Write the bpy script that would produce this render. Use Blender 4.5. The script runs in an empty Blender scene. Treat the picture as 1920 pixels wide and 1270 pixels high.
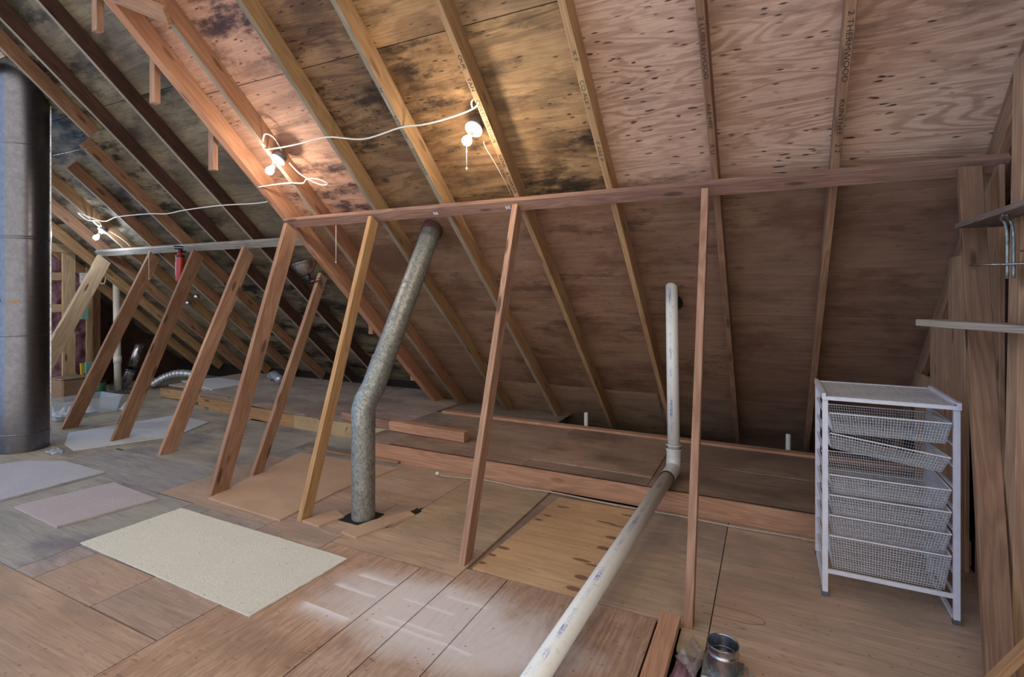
import bpy, bmesh, math, random
from mathutils import Vector, Matrix, noise
C = bpy.context.scene.collection
D = bpy.data
random.seed(7)

# ------------------------------------------------------------------ camera
SC = bpy.context.scene
cam = D.cameras.new('camera'); camo = D.objects.new('camera', cam); C.objects.link(camo)
cam.sensor_fit = 'HORIZONTAL'; cam.sensor_width = 36; cam.lens = 36*975.74/1920
cam.shift_y = -(635-547.6)/1920
camo.location = (0, 0, 1.5); camo.rotation_euler = (math.pi/2, 0, 0.4599)
cam.clip_start = 0.02
SC.camera = camo

# ------------------------------------------------------------------ daylight and exposure
SKY_STRENGTH = 0.86
W = D.worlds.new('daylight'); SC.world = W; W.use_nodes = True
nt = W.node_tree; nt.nodes.clear()
def wn(t, **k):
    n = nt.nodes.new(t)
    for a, b in k.items(): setattr(n, a, b)
    return n
tc = wn('ShaderNodeTexCoord'); sep = wn('ShaderNodeSeparateXYZ'); nt.links.new(tc.outputs['Generated'], sep.inputs[0])
mr = wn('ShaderNodeMapRange'); mr.inputs['From Min'].default_value = -0.75; mr.inputs['From Max'].default_value = -0.1
nt.links.new(sep.outputs['X'], mr.inputs['Value'])
cr = wn('ShaderNodeMix', data_type='RGBA')
cr.inputs['A'].default_value = (0.45, 0.75, 1.25, 1); cr.inputs['B'].default_value = (1.0, 0.955, 0.895, 1)
nt.links.new(mr.outputs[0], cr.inputs['Factor'])
bg = wn('ShaderNodeBackground'); bg.inputs['Strength'].default_value = SKY_STRENGTH
nt.links.new(cr.outputs['Result'], bg.inputs['Color'])
wo = wn('ShaderNodeOutputWorld'); nt.links.new(bg.outputs[0], wo.inputs[0])
SC.view_settings.view_transform = 'Standard'; SC.view_settings.look = 'None'
SC.view_settings.gamma = 1; SC.view_settings.use_curve_mapping = False
SC.view_settings.exposure = 1.0
BULB = 7.2   # radiant watts of a bare bulb

# ------------------------------------------------------------------ roof geometry constants
M_ = 0.901                    # fall of the roof per metre
ZR = 4.9775                   # height of rafter undersides at y=0 (main slope)
ZL = 5.45                     # the same for the higher slope on the left
DV = 0.17                     # rafter depth measured vertically
TH = math.atan(M_); CT, ST = math.cos(TH), math.sin(TH)
UP = Vector((0, -CT, ST)); NR = Vector((0, ST, CT)); XA = Vector((1, 0, 0))
def zr(y, base=ZR): return base-M_*y

# ------------------------------------------------------------------ node helpers
def hexc(h):
    h = h.lstrip('#'); v = [int(h[i:i+2], 16)/255 for i in (0, 2, 4)]
    return tuple((c/12.92 if c <= .04045 else ((c+.055)/1.055)**2.4) for c in v)+(1,)
def wdx(h, s=.22, k=1.06):
    r, g, b, a = hexc(h); l = .3*r+.55*g+.15*b
    return ((r+(l-r)*s)*k, (g+(l-g)*s)*k, (b+(l-b)*s)*k, 1)
class N:
    def __init__(s, name):
        s.m = D.materials.new(name); s.m.use_nodes = True; s.t = s.m.node_tree; s.t.nodes.clear()
        s.out = s.t.nodes.new('ShaderNodeOutputMaterial'); s.b = s.t.nodes.new('ShaderNodeBsdfPrincipled')
        s.t.links.new(s.b.outputs[0], s.out.inputs[0])
    def n(s, t, ins=None, **k):
        n = s.t.nodes.new(t)
        for a, b in k.items(): setattr(n, a, b)
        for a, b in (ins or {}).items(): s.put(n.inputs[a], b)
        return n
    def put(s, sock, v):
        if hasattr(v, 'is_output') or isinstance(v, bpy.types.NodeSocket): s.t.links.new(v, sock)
        else: sock.default_value = v
    def math(s, op, a, b=0.0, c=None):
        n = s.n('ShaderNodeMath', operation=op); s.put(n.inputs[0], a); s.put(n.inputs[1], b)
        if c is not None: s.put(n.inputs[2], c)
        return n.outputs[0]
    def map(s, v, a, b, c=0.0, d=1.0, smooth=False):
        n = s.n('ShaderNodeMapRange', interpolation_type='SMOOTHSTEP' if smooth else 'LINEAR')
        s.put(n.inputs['Value'], v); n.inputs['From Min'].default_value = a; n.inputs['From Max'].default_value = b
        n.inputs['To Min'].default_value = c; n.inputs['To Max'].default_value = d
        return n.outputs[0]
    def mix(s, f, a, b, mode='MIX'):
        n = s.n('ShaderNodeMix', data_type='RGBA', blend_type=mode)
        s.put(n.inputs['Factor'], f); s.put(n.inputs['A'], a); s.put(n.inputs['B'], b)
        return n.outputs['Result']
    def noise(s, v, scale, detail=4, rough=.55, dist=0.0):
        n = s.n('ShaderNodeTexNoise'); s.put(n.inputs['Vector'], v)
        n.inputs['Scale'].default_value = scale; n.inputs['Detail'].default_value = detail
        n.inputs['Roughness'].default_value = rough; n.inputs['Distortion'].default_value = dist
        return n.outputs['Fac']
    def mapping(s, v, scale=(1, 1, 1), loc=(0, 0, 0)):
        n = s.n('ShaderNodeMapping'); s.put(n.inputs['Vector'], v)
        n.inputs['Scale'].default_value = scale; n.inputs['Location'].default_value = loc
        return n.outputs[0]
    def bump(s, h, strength=.2, dist=.01):
        n = s.n('ShaderNodeBump'); s.put(n.inputs['Height'], h); n.inputs['Strength'].default_value = strength
        n.inputs['Distance'].default_value = dist; s.t.links.new(n.outputs[0], s.b.inputs['Normal'])

def simple(name, col, rough=.6, metal=0, noise_amt=.12, nscale=30, **k):
    q = N(name); tc = q.n('ShaderNodeTexCoord').outputs['Object']
    f = q.noise(tc, nscale, 4)
    c = hexc(col); d = tuple(x*(1-noise_amt*2) for x in c[:3])+(1,)
    q.put(q.b.inputs['Base Color'], q.mix(q.map(f, .35, .7), d, c))
    q.b.inputs['Roughness'].default_value = rough; q.b.inputs['Metallic'].default_value = metal
    for a, b in k.items(): q.b.inputs[a].default_value = b
    return q.m

def lumber(name, light, mid, dark, knot=.5, rough=.75, ink=False):
    """sawn softwood; the grain runs along the object's own X"""
    q = N(name); tc = q.n('ShaderNodeTexCoord').outputs['Object']
    rnd = q.n('ShaderNodeObjectInfo').outputs['Random']
    off = q.n('ShaderNodeVectorMath', operation='ADD'); q.put(off.inputs[0], tc)
    cmb = q.n('ShaderNodeCombineXYZ'); q.put(cmb.inputs[0], q.math('MULTIPLY', rnd, 37.0)); q.put(cmb.inputs[1], q.math('MULTIPLY', rnd, 11.0)); q.put(cmb.inputs[2], rnd)
    q.put(off.inputs[1], cmb.outputs[0]); v = off.outputs[0]
    g = q.noise(q.mapping(v, (.8, 9, 9)), 1.0, 3, .5, .6)
    rings = q.math('SINE', q.math('MULTIPLY', g, 55.0)); rings = q.map(rings, -1, 1)
    fine = q.noise(q.mapping(v, (4, 160, 160)), 1.0, 3)
    big = q.noise(q.mapping(v, (1.6, 5, 5)), 1.0, 3)
    c = q.mix(q.map(big, .3, .7), wdx(mid), wdx(light))
    c = q.mix(q.math('MULTIPLY', rings, .38), c, wdx(dark))
    c = q.mix(q.map(fine, .35, .75, 0, .35), c, wdx(dark))
    # knots
    vo = q.n('ShaderNodeTexVoronoi'); q.put(vo.inputs['Vector'], q.mapping(v, (2.6, 10, 10))); vo.inputs['Scale'].default_value = 1.0
    k = q.map(vo.outputs['Distance'], .10, .2, knot, 0, True)
    c = q.mix(k, c, tuple(x*.28 for x in wdx(dark)[:3])+(1,))
    # each board a slightly different value
    tint = q.map(rnd, 0, 1, .82, 1.15)
    c = q.mix(1.0, c, q.n('ShaderNodeCombineColor', ins={'Red': tint, 'Green': tint, 'Blue': tint}).outputs[0], 'MULTIPLY')
    q.put(q.b.inputs['Base Color'], c); q.b.inputs['Roughness'].default_value = rough
    q.b.inputs['Specular IOR Level'].default_value = .25
    q.bump(fine, .25, .004)
    return q.m

def plywood(name, light, mid, dark, stain='#1c1512', mildew=0.0, marks=.8, seeds=0.0, grain=(0.55, 5.5, 5.5), ring=60, rough=.7, extra=None, attr=True, ringamt=.45, patch='#000000', patchamt=0):
    q = N(name); tc = q.n('ShaderNodeTexCoord').outputs['Object']
    v = q.mapping(tc, (1, 1, 1), (seeds, seeds*2.3, 0))
    at = q.n('ShaderNodeAttribute', attribute_name='tint')
    if attr:   # shift the grain per sheet
        ad = q.n('ShaderNodeVectorMath', operation='ADD'); q.put(ad.inputs[0], v)
        cm = q.n('ShaderNodeCombineXYZ'); q.put(cm.inputs[2], q.math('MULTIPLY', at.outputs['Alpha'], 60.0)); q.put(ad.inputs[1], cm.outputs[0]); v = ad.outputs[0]
    g = q.noise(q.mapping(v, grain), 1.0, 4, .5, .9)
    rings = q.map(q.math('SINE', q.math('MULTIPLY', g, float(ring))), -.55, .95, 0, 1, True)
    rings = q.math('MULTIPLY', rings, q.map(q.noise(v, 1.7, 2), .3, .7, .35, 1))
    fine = q.noise(q.mapping(v, (grain[0]*9, grain[1]*26, grain[2]*26)), 1.0, 4, .6)
    big = q.noise(q.mapping(v, (1.1, 2.2, 2.2)), 1.0, 4, .6)
    c = q.mix(q.map(big, .32, .68), wdx(mid), wdx(light))
    c = q.mix(q.math('MULTIPLY', rings, ringamt), c, wdx(dark))
    c = q.mix(q.map(fine, .42, .75, 0, .45), c, wdx(dark))
    if patchamt:
        pb = q.noise(q.mapping(v, (.9, 1.6, 1)), 1.3, 5, .65)
        c = q.mix(q.map(pb, .48, .66, 0, patchamt, True), c, hexc(patch))
    if mildew:
        mn = q.noise(q.mapping(v, (1.4, 3.8, 1)), 1.5, 8, .72)
        mm = q.noise(q.mapping(v, (.7, .7, 1), (9, 3, 0)), 1.0, 2)
        mk = q.math('MULTIPLY', q.map(mn, .50-.05*(mildew > .8), .64-.03*(mildew > .8), 0, 1, True), q.map(mm, .42, .6, .2, 1, True))
        c = q.mix(q.math('MULTIPLY', mk, mildew), c, hexc(stain))
    if marks:
        wv = q.n('ShaderNodeVectorMath', operation='ADD'); q.put(wv.inputs[0], q.mapping(v, (9, 34, 6), (2, 7, 0)))
        nzv = q.n('ShaderNodeTexNoise'); q.put(nzv.inputs['Vector'], v); nzv.inputs['Scale'].default_value = 9; q.put(wv.inputs[1], nzv.outputs['Color'])
        v3 = q.n('ShaderNodeTexVoronoi'); q.put(v3.inputs['Vector'], wv.outputs[0]); v3.inputs['Scale'].default_value = 1.0
        msk = q.map(q.noise(v, 2.2, 2), .45, .6, .1, 1)
        c = q.mix(q.math('MULTIPLY', q.map(v3.outputs['Distance'], .13, .22, marks, 0), msk), c, hexc(stain))
        vo = q.n('ShaderNodeTexVoronoi'); q.put(vo.inputs['Vector'], q.mapping(v, (4.5, 20, 6))); vo.inputs['Scale'].default_value = 1.3
        c = q.mix(q.map(vo.outputs['Distance'], .06, .14, marks, 0), c, hexc(stain))
        v2 = q.n('ShaderNodeTexVoronoi'); q.put(v2.inputs['Vector'], q.mapping(v, (1.1, 1.6, 1), (4, 4, 1))); v2.inputs['Scale'].default_value = 1.0
        c = q.mix(q.map(v2.outputs['Distance'], .03, .055, marks*.8, 0), c, hexc(stain))
    if attr: c = q.mix(1.0, c, at.outputs['Color'], 'MULTIPLY')
    if extra: c = extra(q, c, tc)
    q.put(q.b.inputs['Base Color'], c); q.b.inputs['Roughness'].default_value = rough
    q.b.inputs['Specular IOR Level'].default_value = .3
    q.bump(fine, .3, .004)
    return q.m

def galvanised(name, c1, c2, rough=.38, sc=26, metal=.85, spot=.5):
    q = N(name); tc = q.n('ShaderNodeTexCoord').outputs['Object']
    vo = q.n('ShaderNodeTexVoronoi', feature='F1'); q.put(vo.inputs['Vector'], q.mapping(tc, (1, 1, .6))); vo.inputs['Scale'].default_value = sc*5
    sepc = q.n('ShaderNodeSeparateColor'); q.put(sepc.inputs[0], vo.outputs['Color'])
    nz = q.noise(tc, sc, 6, .7)
    f = q.math('ADD', q.math('MULTIPLY', sepc.outputs[0], .3*spot*2), q.math('MULTIPLY', nz, .6))
    q.put(q.b.inputs['Base Color'], q.mix(q.map(f, .25, .85), hexc(c1), hexc(c2)))
    q.b.inputs['Metallic'].default_value = metal
    q.put(q.b.inputs['Roughness'], q.map(f, .3, .9, rough+.12, rough-.05))
    return q.m

# ------------------------------------------------------------------ materials
def roof_stains(q, c, tc):
    return c
MAT = {}
MAT['sheath'] = plywood('roof_plywood', '#d4b29a', '#be967b', '#865b40', mildew=.45, marks=.9, ring=85, ringamt=.6, grain=(.6, 4.2, 4.2))
MAT['sheath_low'] = plywood('dark_roof_plywood', '#a17f66', '#846450', '#5c4233', mildew=.5, marks=.35, ring=40, ringamt=.28, grain=(.4, 5.0, 5.0), patch='#5a3c2e', patchamt=.6)
MAT['sheath_old'] = plywood('stained_roof_plywood', '#b8956a', '#8c6d4e', '#553d2b', mildew=.9, marks=.8, ring=42, ringamt=.6, grain=(.6, 4.0, 4.0), stain='#1a1413', patch='#4a3524', patchamt=.6)
MAT['sheath_stain'] = plywood('mildewed_roof_plywood', '#bb967d', '#a9826a', '#7c5843', mildew=1.0, marks=.9, ring=70, ringamt=.4, grain=(.5, 5.0, 5.0), stain='#3a2c31', seeds=3.0)
MAT['sheath_left'] = plywood('left_roof_plywood', '#8a7a5c', '#564838', '#2e241e', mildew=1.0, marks=.4, ring=40, ringamt=.3, grain=(.5, 2.5, 2.5), stain='#120e0e', patch='#241b18', patchamt=.8)  # shade on the left slope is painted into these darkened colours
MAT['rafter_tan'] = lumber('rafter_tan', '#bd9258', '#a87a46', '#7a5430')
MAT['rafter_red'] = lumber('rafter_red', '#a87a50', '#8d6040', '#5e3d28')
MAT['rafter_orange'] = lumber('rafter_orange', '#c48a5e', '#b0744b', '#84502f')
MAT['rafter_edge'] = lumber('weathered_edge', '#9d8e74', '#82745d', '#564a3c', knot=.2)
MAT['rafter_dark'] = lumber('rafter_dark', '#5e3b2f', '#482c24', '#2a1914')  # darkened to paint in the shade on the left rafters' sides
MAT['stud'] = lumber('stud_wood', '#b98a67', '#a0714f', '#714630', knot=.7)
MAT['stud_gold'] = lumber('stud_gold', '#b98b4c', '#a5733a', '#744a24', knot=.7)
MAT['stud_brown'] = lumber('stud_brown', '#a67650', '#8c5f3f', '#5e3c27', knot=.7)
MAT['stud_pale'] = lumber('stud_pale', '#c4a67c', '#b0906a', '#806244', knot=.8)
MAT['plate'] = lumber('plate_wood', '#a87a60', '#8c6150', '#5c3b2f', knot=.6)
MAT['plate_grey'] = lumber('plate_grey', '#a39f97', '#8a8175', '#5d5046', knot=.3)
MAT['curb'] = lumber('curb_wood', '#c69066', '#b27a53', '#835338', knot=.4)
MAT['curb_osb'] = plywood('curb_osb', '#bb9a68', '#a08052', '#6c5130', marks=.7, grain=(12, 20, 20), ring=10, attr=False)
MAT['board_tan'] = lumber('board_tan', '#b98c60', '#a1744b', '#6f4a31', knot=.6)
MAT['board_grey'] = lumber('board_grey', '#a19079', '#857462', '#5b4c40', knot=.3)
MAT['shelf'] = lumber('shelf_wood', '#8d7666', '#715b4e', '#4a3a32', knot=.3)
MAT['dark_fill'] = simple('dark_void', '#17110e', .9)
MAT['hardboard'] = simple('hardboard', '#bc9b80', .7, noise_amt=.06, nscale=6)
MAT['white_wire'] = simple('white_wire', '#e6e4e6', .4, noise_amt=.04)
MAT['white_frame'] = simple('white_frame', '#dedae0', .45, noise_amt=.06)
MAT['mat_top'] = simple('ribbed_top', '#cfcbc9', .55, noise_amt=.04)
MAT['porcelain'] = simple('porcelain', '#efebe6', .25, noise_amt=.02)
MAT['box_grey'] = simple('junction_box_grey', '#6b6a70', .5, metal=.3)
MAT['cable'] = simple('white_cable', '#ded8cc', .5, noise_amt=.05)
MAT['cable_dirty'] = simple('dusty_cable', '#b3a48f', .6, noise_amt=.1)
MAT['galv'] = galvanised('galvanised_spangle', '#6f706c', '#b4b5ae', rough=.42, sc=22, metal=.6)
MAT['flue'] = galvanised('flue_steel', '#69686e', '#8d8b8f', rough=.24, sc=18, metal=1.0, spot=.15)
MAT['steel'] = galvanised('bright_steel', '#9a9aa0', '#d6d6da', rough=.18, sc=12, metal=1)
MAT['black'] = simple('black_rubber', '#16161a', .5)
MAT['red'] = simple('extinguisher_red', '#a02626', .3, noise_amt=.05)
MAT['label_white'] = simple('label_white', '#cfd0d6', .5)
MAT['insul'] = simple('pink_insulation', '#a8808f', .95, noise_amt=.3, nscale=18)
MAT['yellow'] = simple('yellow_paint', '#c9b23c', .5)
MAT['card'] = simple('cardboard', '#8a6f58', .85)
MAT['green'] = simple('green_can', '#2b5a45', .4)
MAT['teal'] = simple('teal_outlet_box', '#7fb6ae', .5)
MAT['cloth'] = simple('white_plastic_sheet', '#cfd8e4', .5)
MAT['orange_mark'] = simple('orange_paint', '#c98a25', .6)
MAT['ink'] = simple('stamp_ink', '#3a3330', .8)
MAT['ink_green'] = simple('stamp_ink_green', '#4f5a4a', .8)
def clear_mat(name, col, alpha, wrinkled=True):
    q = N(name); q.b.inputs['Base Color'].default_value = hexc(col); q.b.inputs['Roughness'].default_value = .2
    nz = q.noise(q.n('ShaderNodeTexCoord').outputs['Object'], 26, 5, .7, 1.5)
    q.b.inputs['Alpha'].default_value = alpha
    if wrinkled: q.put(q.b.inputs['Alpha'], q.map(nz, .35, .7, alpha*.4, min(1, alpha*1.7)))
    return q.m
MAT['clear'] = clear_mat('clear_plastic', '#c9d2dc', .26, False)
MAT['bag'] = clear_mat('plastic_bag', '#b9ada4', .24)
def emis(name, col, s):
    q = N(name); q.b.inputs['Base Color'].default_value = (1, 1, 1, 1)
    q.b.inputs['Emission Color'].default_value = col; q.b.inputs['Emission Strength'].default_value = s
    return q.m

def rug_mat(name, c1, c2, specks=.6):
    q = N(name); tc = q.n('ShaderNodeTexCoord').outputs['Object']
    f = q.noise(tc, 160, 3, .7); g = q.noise(tc, 4, 4)
    c = q.mix(q.map(f, .35, .65), hexc(c2), hexc(c1))
    c = q.mix(q.map(g, .35, .7, 0, .25), c, hexc(c2))
    vo = q.n('ShaderNodeTexVoronoi'); q.put(vo.inputs['Vector'], tc); vo.inputs['Scale'].default_value = 24
    c = q.mix(q.map(vo.outputs['Distance'], .06, .12, specks, 0), c, hexc('#5a4a3c'))
    q.put(q.b.inputs['Base Color'], c); q.b.inputs['Roughness'].default_value = .95
    q.bump(f, .8, .006)
    return q.m
MAT['rug_cream'] = rug_mat('cream_carpet_backing', '#e8e3d4', '#cdc7b6')
MAT['rug_lilac'] = rug_mat('lilac_grey_carpet', '#c8bcbc', '#9d9193', .15)
MAT['rug_pale'] = rug_mat('pale_carpet', '#c6c2c6', '#9b97a0', .1)
MAT['rug_white'] = rug_mat('white_carpet', '#d0d0d5', '#b2b2b8', .1)

# floor plywood: white paint overspray and patched knots are marks with shapes of their own
SPRAY = [(-1.97, -1.68, 2.115, 1), (-2.01, -1.70, 1.99, 1), (-2.03, -1.70, 1.807, -1), (-1.66, -1.07, 1.855, -1), (-1.64, -1.28, 2.04, 1), (-1.46, -1.17, 2.155, 1), (-1.62, -1.25, 1.9, -1)]
def spray(q, c, tc):
    s = q.n('ShaderNodeSeparateXYZ'); q.put(s.inputs[0], tc); X, Y = s.outputs[0], s.outputs[1]
    tot = None
    wob = q.math('MULTIPLY', q.math('SUBTRACT', q.noise(tc, 3.0, 3), .5), .03)
    for x0, x1, y0, sg in SPRAY:
        mx = q.math('MULTIPLY', q.map(X, x0-.03, x0+.05, 0, 1, True), q.map(X, x1-.05, x1+.03, 1, 0, True))
        dy = q.math('MULTIPLY', q.math('SUBTRACT', q.math('ADD', Y, wob), y0), float(sg))
        my = q.math('MULTIPLY', q.map(dy, -.012, .0, 0, 1, True), q.math('POWER', q.map(dy, 0, .13, 1, 0), 2.2))
        m = q.math('MULTIPLY', mx, my)
        tot = m if tot is None else q.math('MAXIMUM', tot, m)
    # broad haze of overspray round the masked rectangles
    dx = q.math('DIVIDE', q.math('SUBTRACT', X, -1.38), .78); dy2 = q.math('DIVIDE', q.math('SUBTRACT', Y, 1.98), .34)
    r = q.math('SQRT', q.math('ADD', q.math('MULTIPLY', dx, dx), q.math('MULTIPLY', dy2, dy2)))
    hz = q.map(q.math('ADD', r, q.math('MULTIPLY', q.math('SUBTRACT', q.noise(tc, 4, 3), .5), .7)), .45, 1.1, .62, 0, True)
    tot = q.math('MAXIMUM', q.math('MULTIPLY', tot, .95), hz)
    c = q.mix(tot, c, hexc('#e6e0dd'))
    return q_dirt(q, c, tc)
def q_dirt(q, c, tc):
    vo = q.n('ShaderNodeTexVoronoi'); q.put(vo.inputs['Vector'], tc); vo.inputs['Scale'].default_value = 17
    c = q.mix(q.map(vo.outputs['Distance'], .05, .11, .55, 0), c, hexc('#33261e'))
    return c
MAT['floor_x'] = plywood('floor_plywood', '#c2a58c', '#a88c74', '#806450', marks=.25, ring=50, ringamt=.28, grain=(.5, 4.5, 4.5), extra=q_dirt, patch='#8f8277', patchamt=.65, rough=.62)
MAT['floor_y'] = plywood('floor_boards', '#c4a388', '#ab876b', '#7a5842', marks=.3, ring=65, ringamt=.42, grain=(6.5, .55, 5), extra=spray, patch='#8a7566', patchamt=.4, rough=.62)
MAT['floor_grey'] = plywood('floor_plywood_grey', '#a59d92', '#8d857d', '#645d59', marks=.25, ring=40, ringamt=.25, grain=(.5, 4, 4), extra=q_dirt, patch='#67616b', patchamt=.7, rough=.62)
MAT['ledge'] = plywood('ledge_plywood', '#ac8c71', '#8e7059', '#64493a', marks=.5, ring=45, ringamt=.25, grain=(.5, 4, 4), patch='#5e5148', patchamt=.6)
SPOTS = [(-1.43, 2.50, .035, .014), (-1.415, 2.60, .03, .014), (-1.395, 2.70, .045, .018), (-1.36, 3.139, .035, .014), (-1.33, 3.22, .03, .012), (-1.30, 3.392, .03, .012), (-.848, 3.46, .05, .014),
         (-.95, 3.29, .07, .014), (-.87, 3.275, .06, .01), (-.861, 3.106, .045, .02), (-.867, 2.956, .045, .024), (-.94, 2.77, .06, .016), (-.86, 2.745, .06, .010), (-.884, 2.602, .042, .024), (-.885, 2.486, .045, .022), (-1.275, 3.40, .04, .01)]
def spots(q, c, tc):
    tot = None
    for x, y, rx, ry in SPOTS:
        v = q.mapping(tc, (1/rx, 1/ry, 0), (-x/rx, -y/ry, 0))
        l = q.n('ShaderNodeVectorMath', operation='LENGTH'); q.put(l.inputs[0], v)
        m = q.map(l.outputs['Value'], .75, 1.1, .8, 0, True)
        tot = m if tot is None else q.math('MAXIMUM', tot, m)
    c = q.mix(tot, c, hexc('#6b4a36'))
    return q_dirt(q, c, tc)
MAT['ply_bright'] = plywood('bright_plywood', '#d3a871', '#c09058', '#96683e', marks=.15, ring=42, ringamt=.3, grain=(.45, 5, 5), extra=spots, attr=False, rough=.6)
def pvc_mat(name, rib0):
    """white drain pipe; a smudged blue printed line runs along one side (object X is the pipe axis)"""
    q = N(name); tc = q.n('ShaderNodeTexCoord').outputs['Object']
    s = q.n('ShaderNodeSeparateXYZ'); q.put(s.inputs[0], tc)
    ang = q.math('ARCTAN2', s.outputs[2], s.outputs[1])
    d = q.math('ABSOLUTE', q.math('SUBTRACT', ang, rib0))
    line = q.map(d, .14, .30, 1, 0, True)
    seg = q.noise(q.mapping(tc, (5.0, 0, 0)), 1.0, 2)
    fine = q.noise(q.mapping(tc, (90, 160, 160)), 1.0, 3, .7)
    k = q.math('MULTIPLY', line, q.math('MULTIPLY', q.map(seg, .46, .62, .12, 1), q.map(fine, .42, .58, 0, 1)))
    dirt = q.noise(tc, 40, 5, .75)
    c = q.mix(q.map(dirt, .55, .78, 0, .55), hexc('#e6e3da'), hexc('#978d7c'))
    c = q.mix(k, c, hexc('#3b5ea8'))
    q.put(q.b.inputs['Base Color'], c); q.b.inputs['Roughness'].default_value = .38
    return q.m
MAT['pvc_up'] = pvc_mat('pvc_standpipe', 1.42)
MAT['pvc_run'] = pvc_mat('pvc_drain_run', 1.75)
MAT['pvc'] = simple('pvc_plain', '#cfccc4', .4, noise_amt=.07)

# ------------------------------------------------------------------ mesh helpers
def new_obj(name, bm, mat, parent=None, M=None, smooth=False):
    me = D.meshes.new(name); bm.normal_update(); bm.to_mesh(me); bm.free()
    for m in (mat if isinstance(mat, (list, tuple)) else [mat]): me.materials.append(m)
    if smooth:
        for p in me.polygons: p.use_smooth = True
    o = D.objects.new(name, me); C.objects.link(o)
    if M is not None: o.matrix_world = M
    if parent is not None:
        o.parent = parent
        if M is not None:
            o.matrix_parent_inverse = Matrix.Identity(4)
            o.matrix_local = parent.matrix_world.inverted() @ M
        else:
            o.matrix_parent_inverse = parent.matrix_world.inverted()
    return o
def tag(o, label=None, cat=None, group=None, kind=None):
    if label: o['label'] = label
    if cat: o['category'] = cat
    if group: o['group'] = group
    if kind: o['kind'] = kind
    return o
def empty(name, loc, label, cat, group=None, rot=None):
    o = D.objects.new(name, None); C.objects.link(o); o.empty_display_size = .05
    o.matrix_world = (Matrix.Translation(loc) @ rot) if rot is not None else Matrix.Translation(loc)
    return tag(o, label, cat, group)
def bbox(bm, a, b, mi=0, bev=0, mtx=None):
    x0, y0, z0 = a; x1, y1, z1 = b
    vs = [bm.verts.new(p) for p in ((x0,y0,z0),(x1,y0,z0),(x1,y1,z0),(x0,y1,z0),(x0,y0,z1),(x1,y0,z1),(x1,y1,z1),(x0,y1,z1))]
    if mtx is not None:
        for v in vs: v.co = mtx @ v.co
    fs = [bm.faces.new([vs[i] for i in f]) for f in ((0,3,2,1),(4,5,6,7),(0,1,5,4),(1,2,6,5),(2,3,7,6),(3,0,4,7))]
    for f in fs: f.material_index = mi
    if bev:
        es = list({e for f in fs for e in f.edges})
        bmesh.ops.bevel(bm, geom=es, offset=bev, segments=1, affect='EDGES')
    return fs
def axis_m(o, x, z):
    x = Vector(x).normalized(); y = Vector(z).cross(x).normalized(); z = x.cross(y)
    m = Matrix((x, y, z)).transposed().to_4x4(); m.translation = Vector(o)
    return m
def beam(name, p0, p1, w, d, mat, up=(0, 0, 1), parent=None, cut0=0, cut1=0, oy=.5, oz=.5, bev=.002, segs=1, warp=0):
    """a sawn board from p0 to p1; w across (local y), d deep (local z); cut = how far the deep side is trimmed back at each end"""
    p0, p1 = Vector(p0), Vector(p1); L = (p1-p0).length
    M = axis_m(p0, p1-p0, up)
    bm = bmesh.new()
    y0, y1 = -w*oy, w*(1-oy); z0, z1 = -d*oz, d*(1-oz)
    bbox(bm, (0, y0, z0), (L, y1, z1))
    for v in bm.verts:
        if v.co.z > z1-1e-5: v.co.x += cut0 if v.co.x < L/2 else -cut1
    bmesh.ops.bevel(bm, geom=list(bm.edges), offset=bev, segments=1, affect='EDGES')
    if warp:
        bmesh.ops.subdivide_edges(bm, edges=[e for e in bm.edges if abs(e.verts[0].co.x-e.verts[1].co.x) > L*.5], cuts=10)
        for v in bm.verts: v.co.y += warp*math.sin(math.pi*v.co.x/L)
    return new_obj(name, bm, mat, parent, M)
def ring_loft(bm, rings, mi=0, caps=True, closed=True):
    R = [[bm.verts.new(p) for p in r] for r in rings]; n = len(R[0])
    for a, b in zip(R, R[1:]):
        for i in range(n):
            j = (i+1) % n
            if not closed and j == 0: continue
            f = bm.faces.new((a[i], a[j], b[j], b[i])); f.material_index = mi; f.smooth = True
    if caps:
        for r, rev in ((R[0], True), (R[-1], False)):
            try: f = bm.faces.new(r[::-1] if rev else r); f.material_index = mi
            except ValueError: pass
def tube(bm, pts, r, n=8, mi=0, caps=True):
    pts = [Vector(p) for p in pts]; rs = r if isinstance(r, (list, tuple)) else [r]*len(pts)
    ref = None; rings = []
    for i, p in enumerate(pts):
        t = (pts[min(i+1, len(pts)-1)]-pts[max(i-1, 0)])
        if t.length < 1e-9: t = Vector((0, 0, 1))
        t.normalize()
        if ref is None: ref = t.orthogonal().normalized()
        ref = (ref-t*ref.dot(t)).normalized(); b = t.cross(ref)
        rings.append([p+(ref*math.cos(2*math.pi*k/n)+b*math.sin(2*math.pi*k/n))*rs[i] for k in range(n)])
    ring_loft(bm, rings, mi, caps)
def spline(pts, k=6):
    P = [Vector(p) for p in pts]; out = []
    for i in range(len(P)-1):
        a, b, c, d = P[max(i-1, 0)], P[i], P[i+1], P[min(i+2, len(P)-1)]
        for j in range(k):
            t = j/k
            out.append(.5*((2*b)+(c-a)*t+(2*a-5*b+4*c-d)*t*t+(3*b-a-3*c+d)*t**3))
    return out+[P[-1]]
def lathe(bm, prof, n=32, mi=0, M=None):
    rings = [[Vector((r*math.cos(2*math.pi*k/n), r*math.sin(2*math.pi*k/n), z)) for k in range(n)] for r, z in prof]
    if M is not None: rings = [[M @ p for p in r] for r in rings]
    ring_loft(bm, rings, mi, caps=False)
def set_tint(me, fn):
    a = me.color_attributes.new('tint', 'FLOAT_COLOR', 'CORNER')
    for p in me.polygons:
        c = fn(p)
        for li in p.loop_indices: a.data[li].color = c
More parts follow.
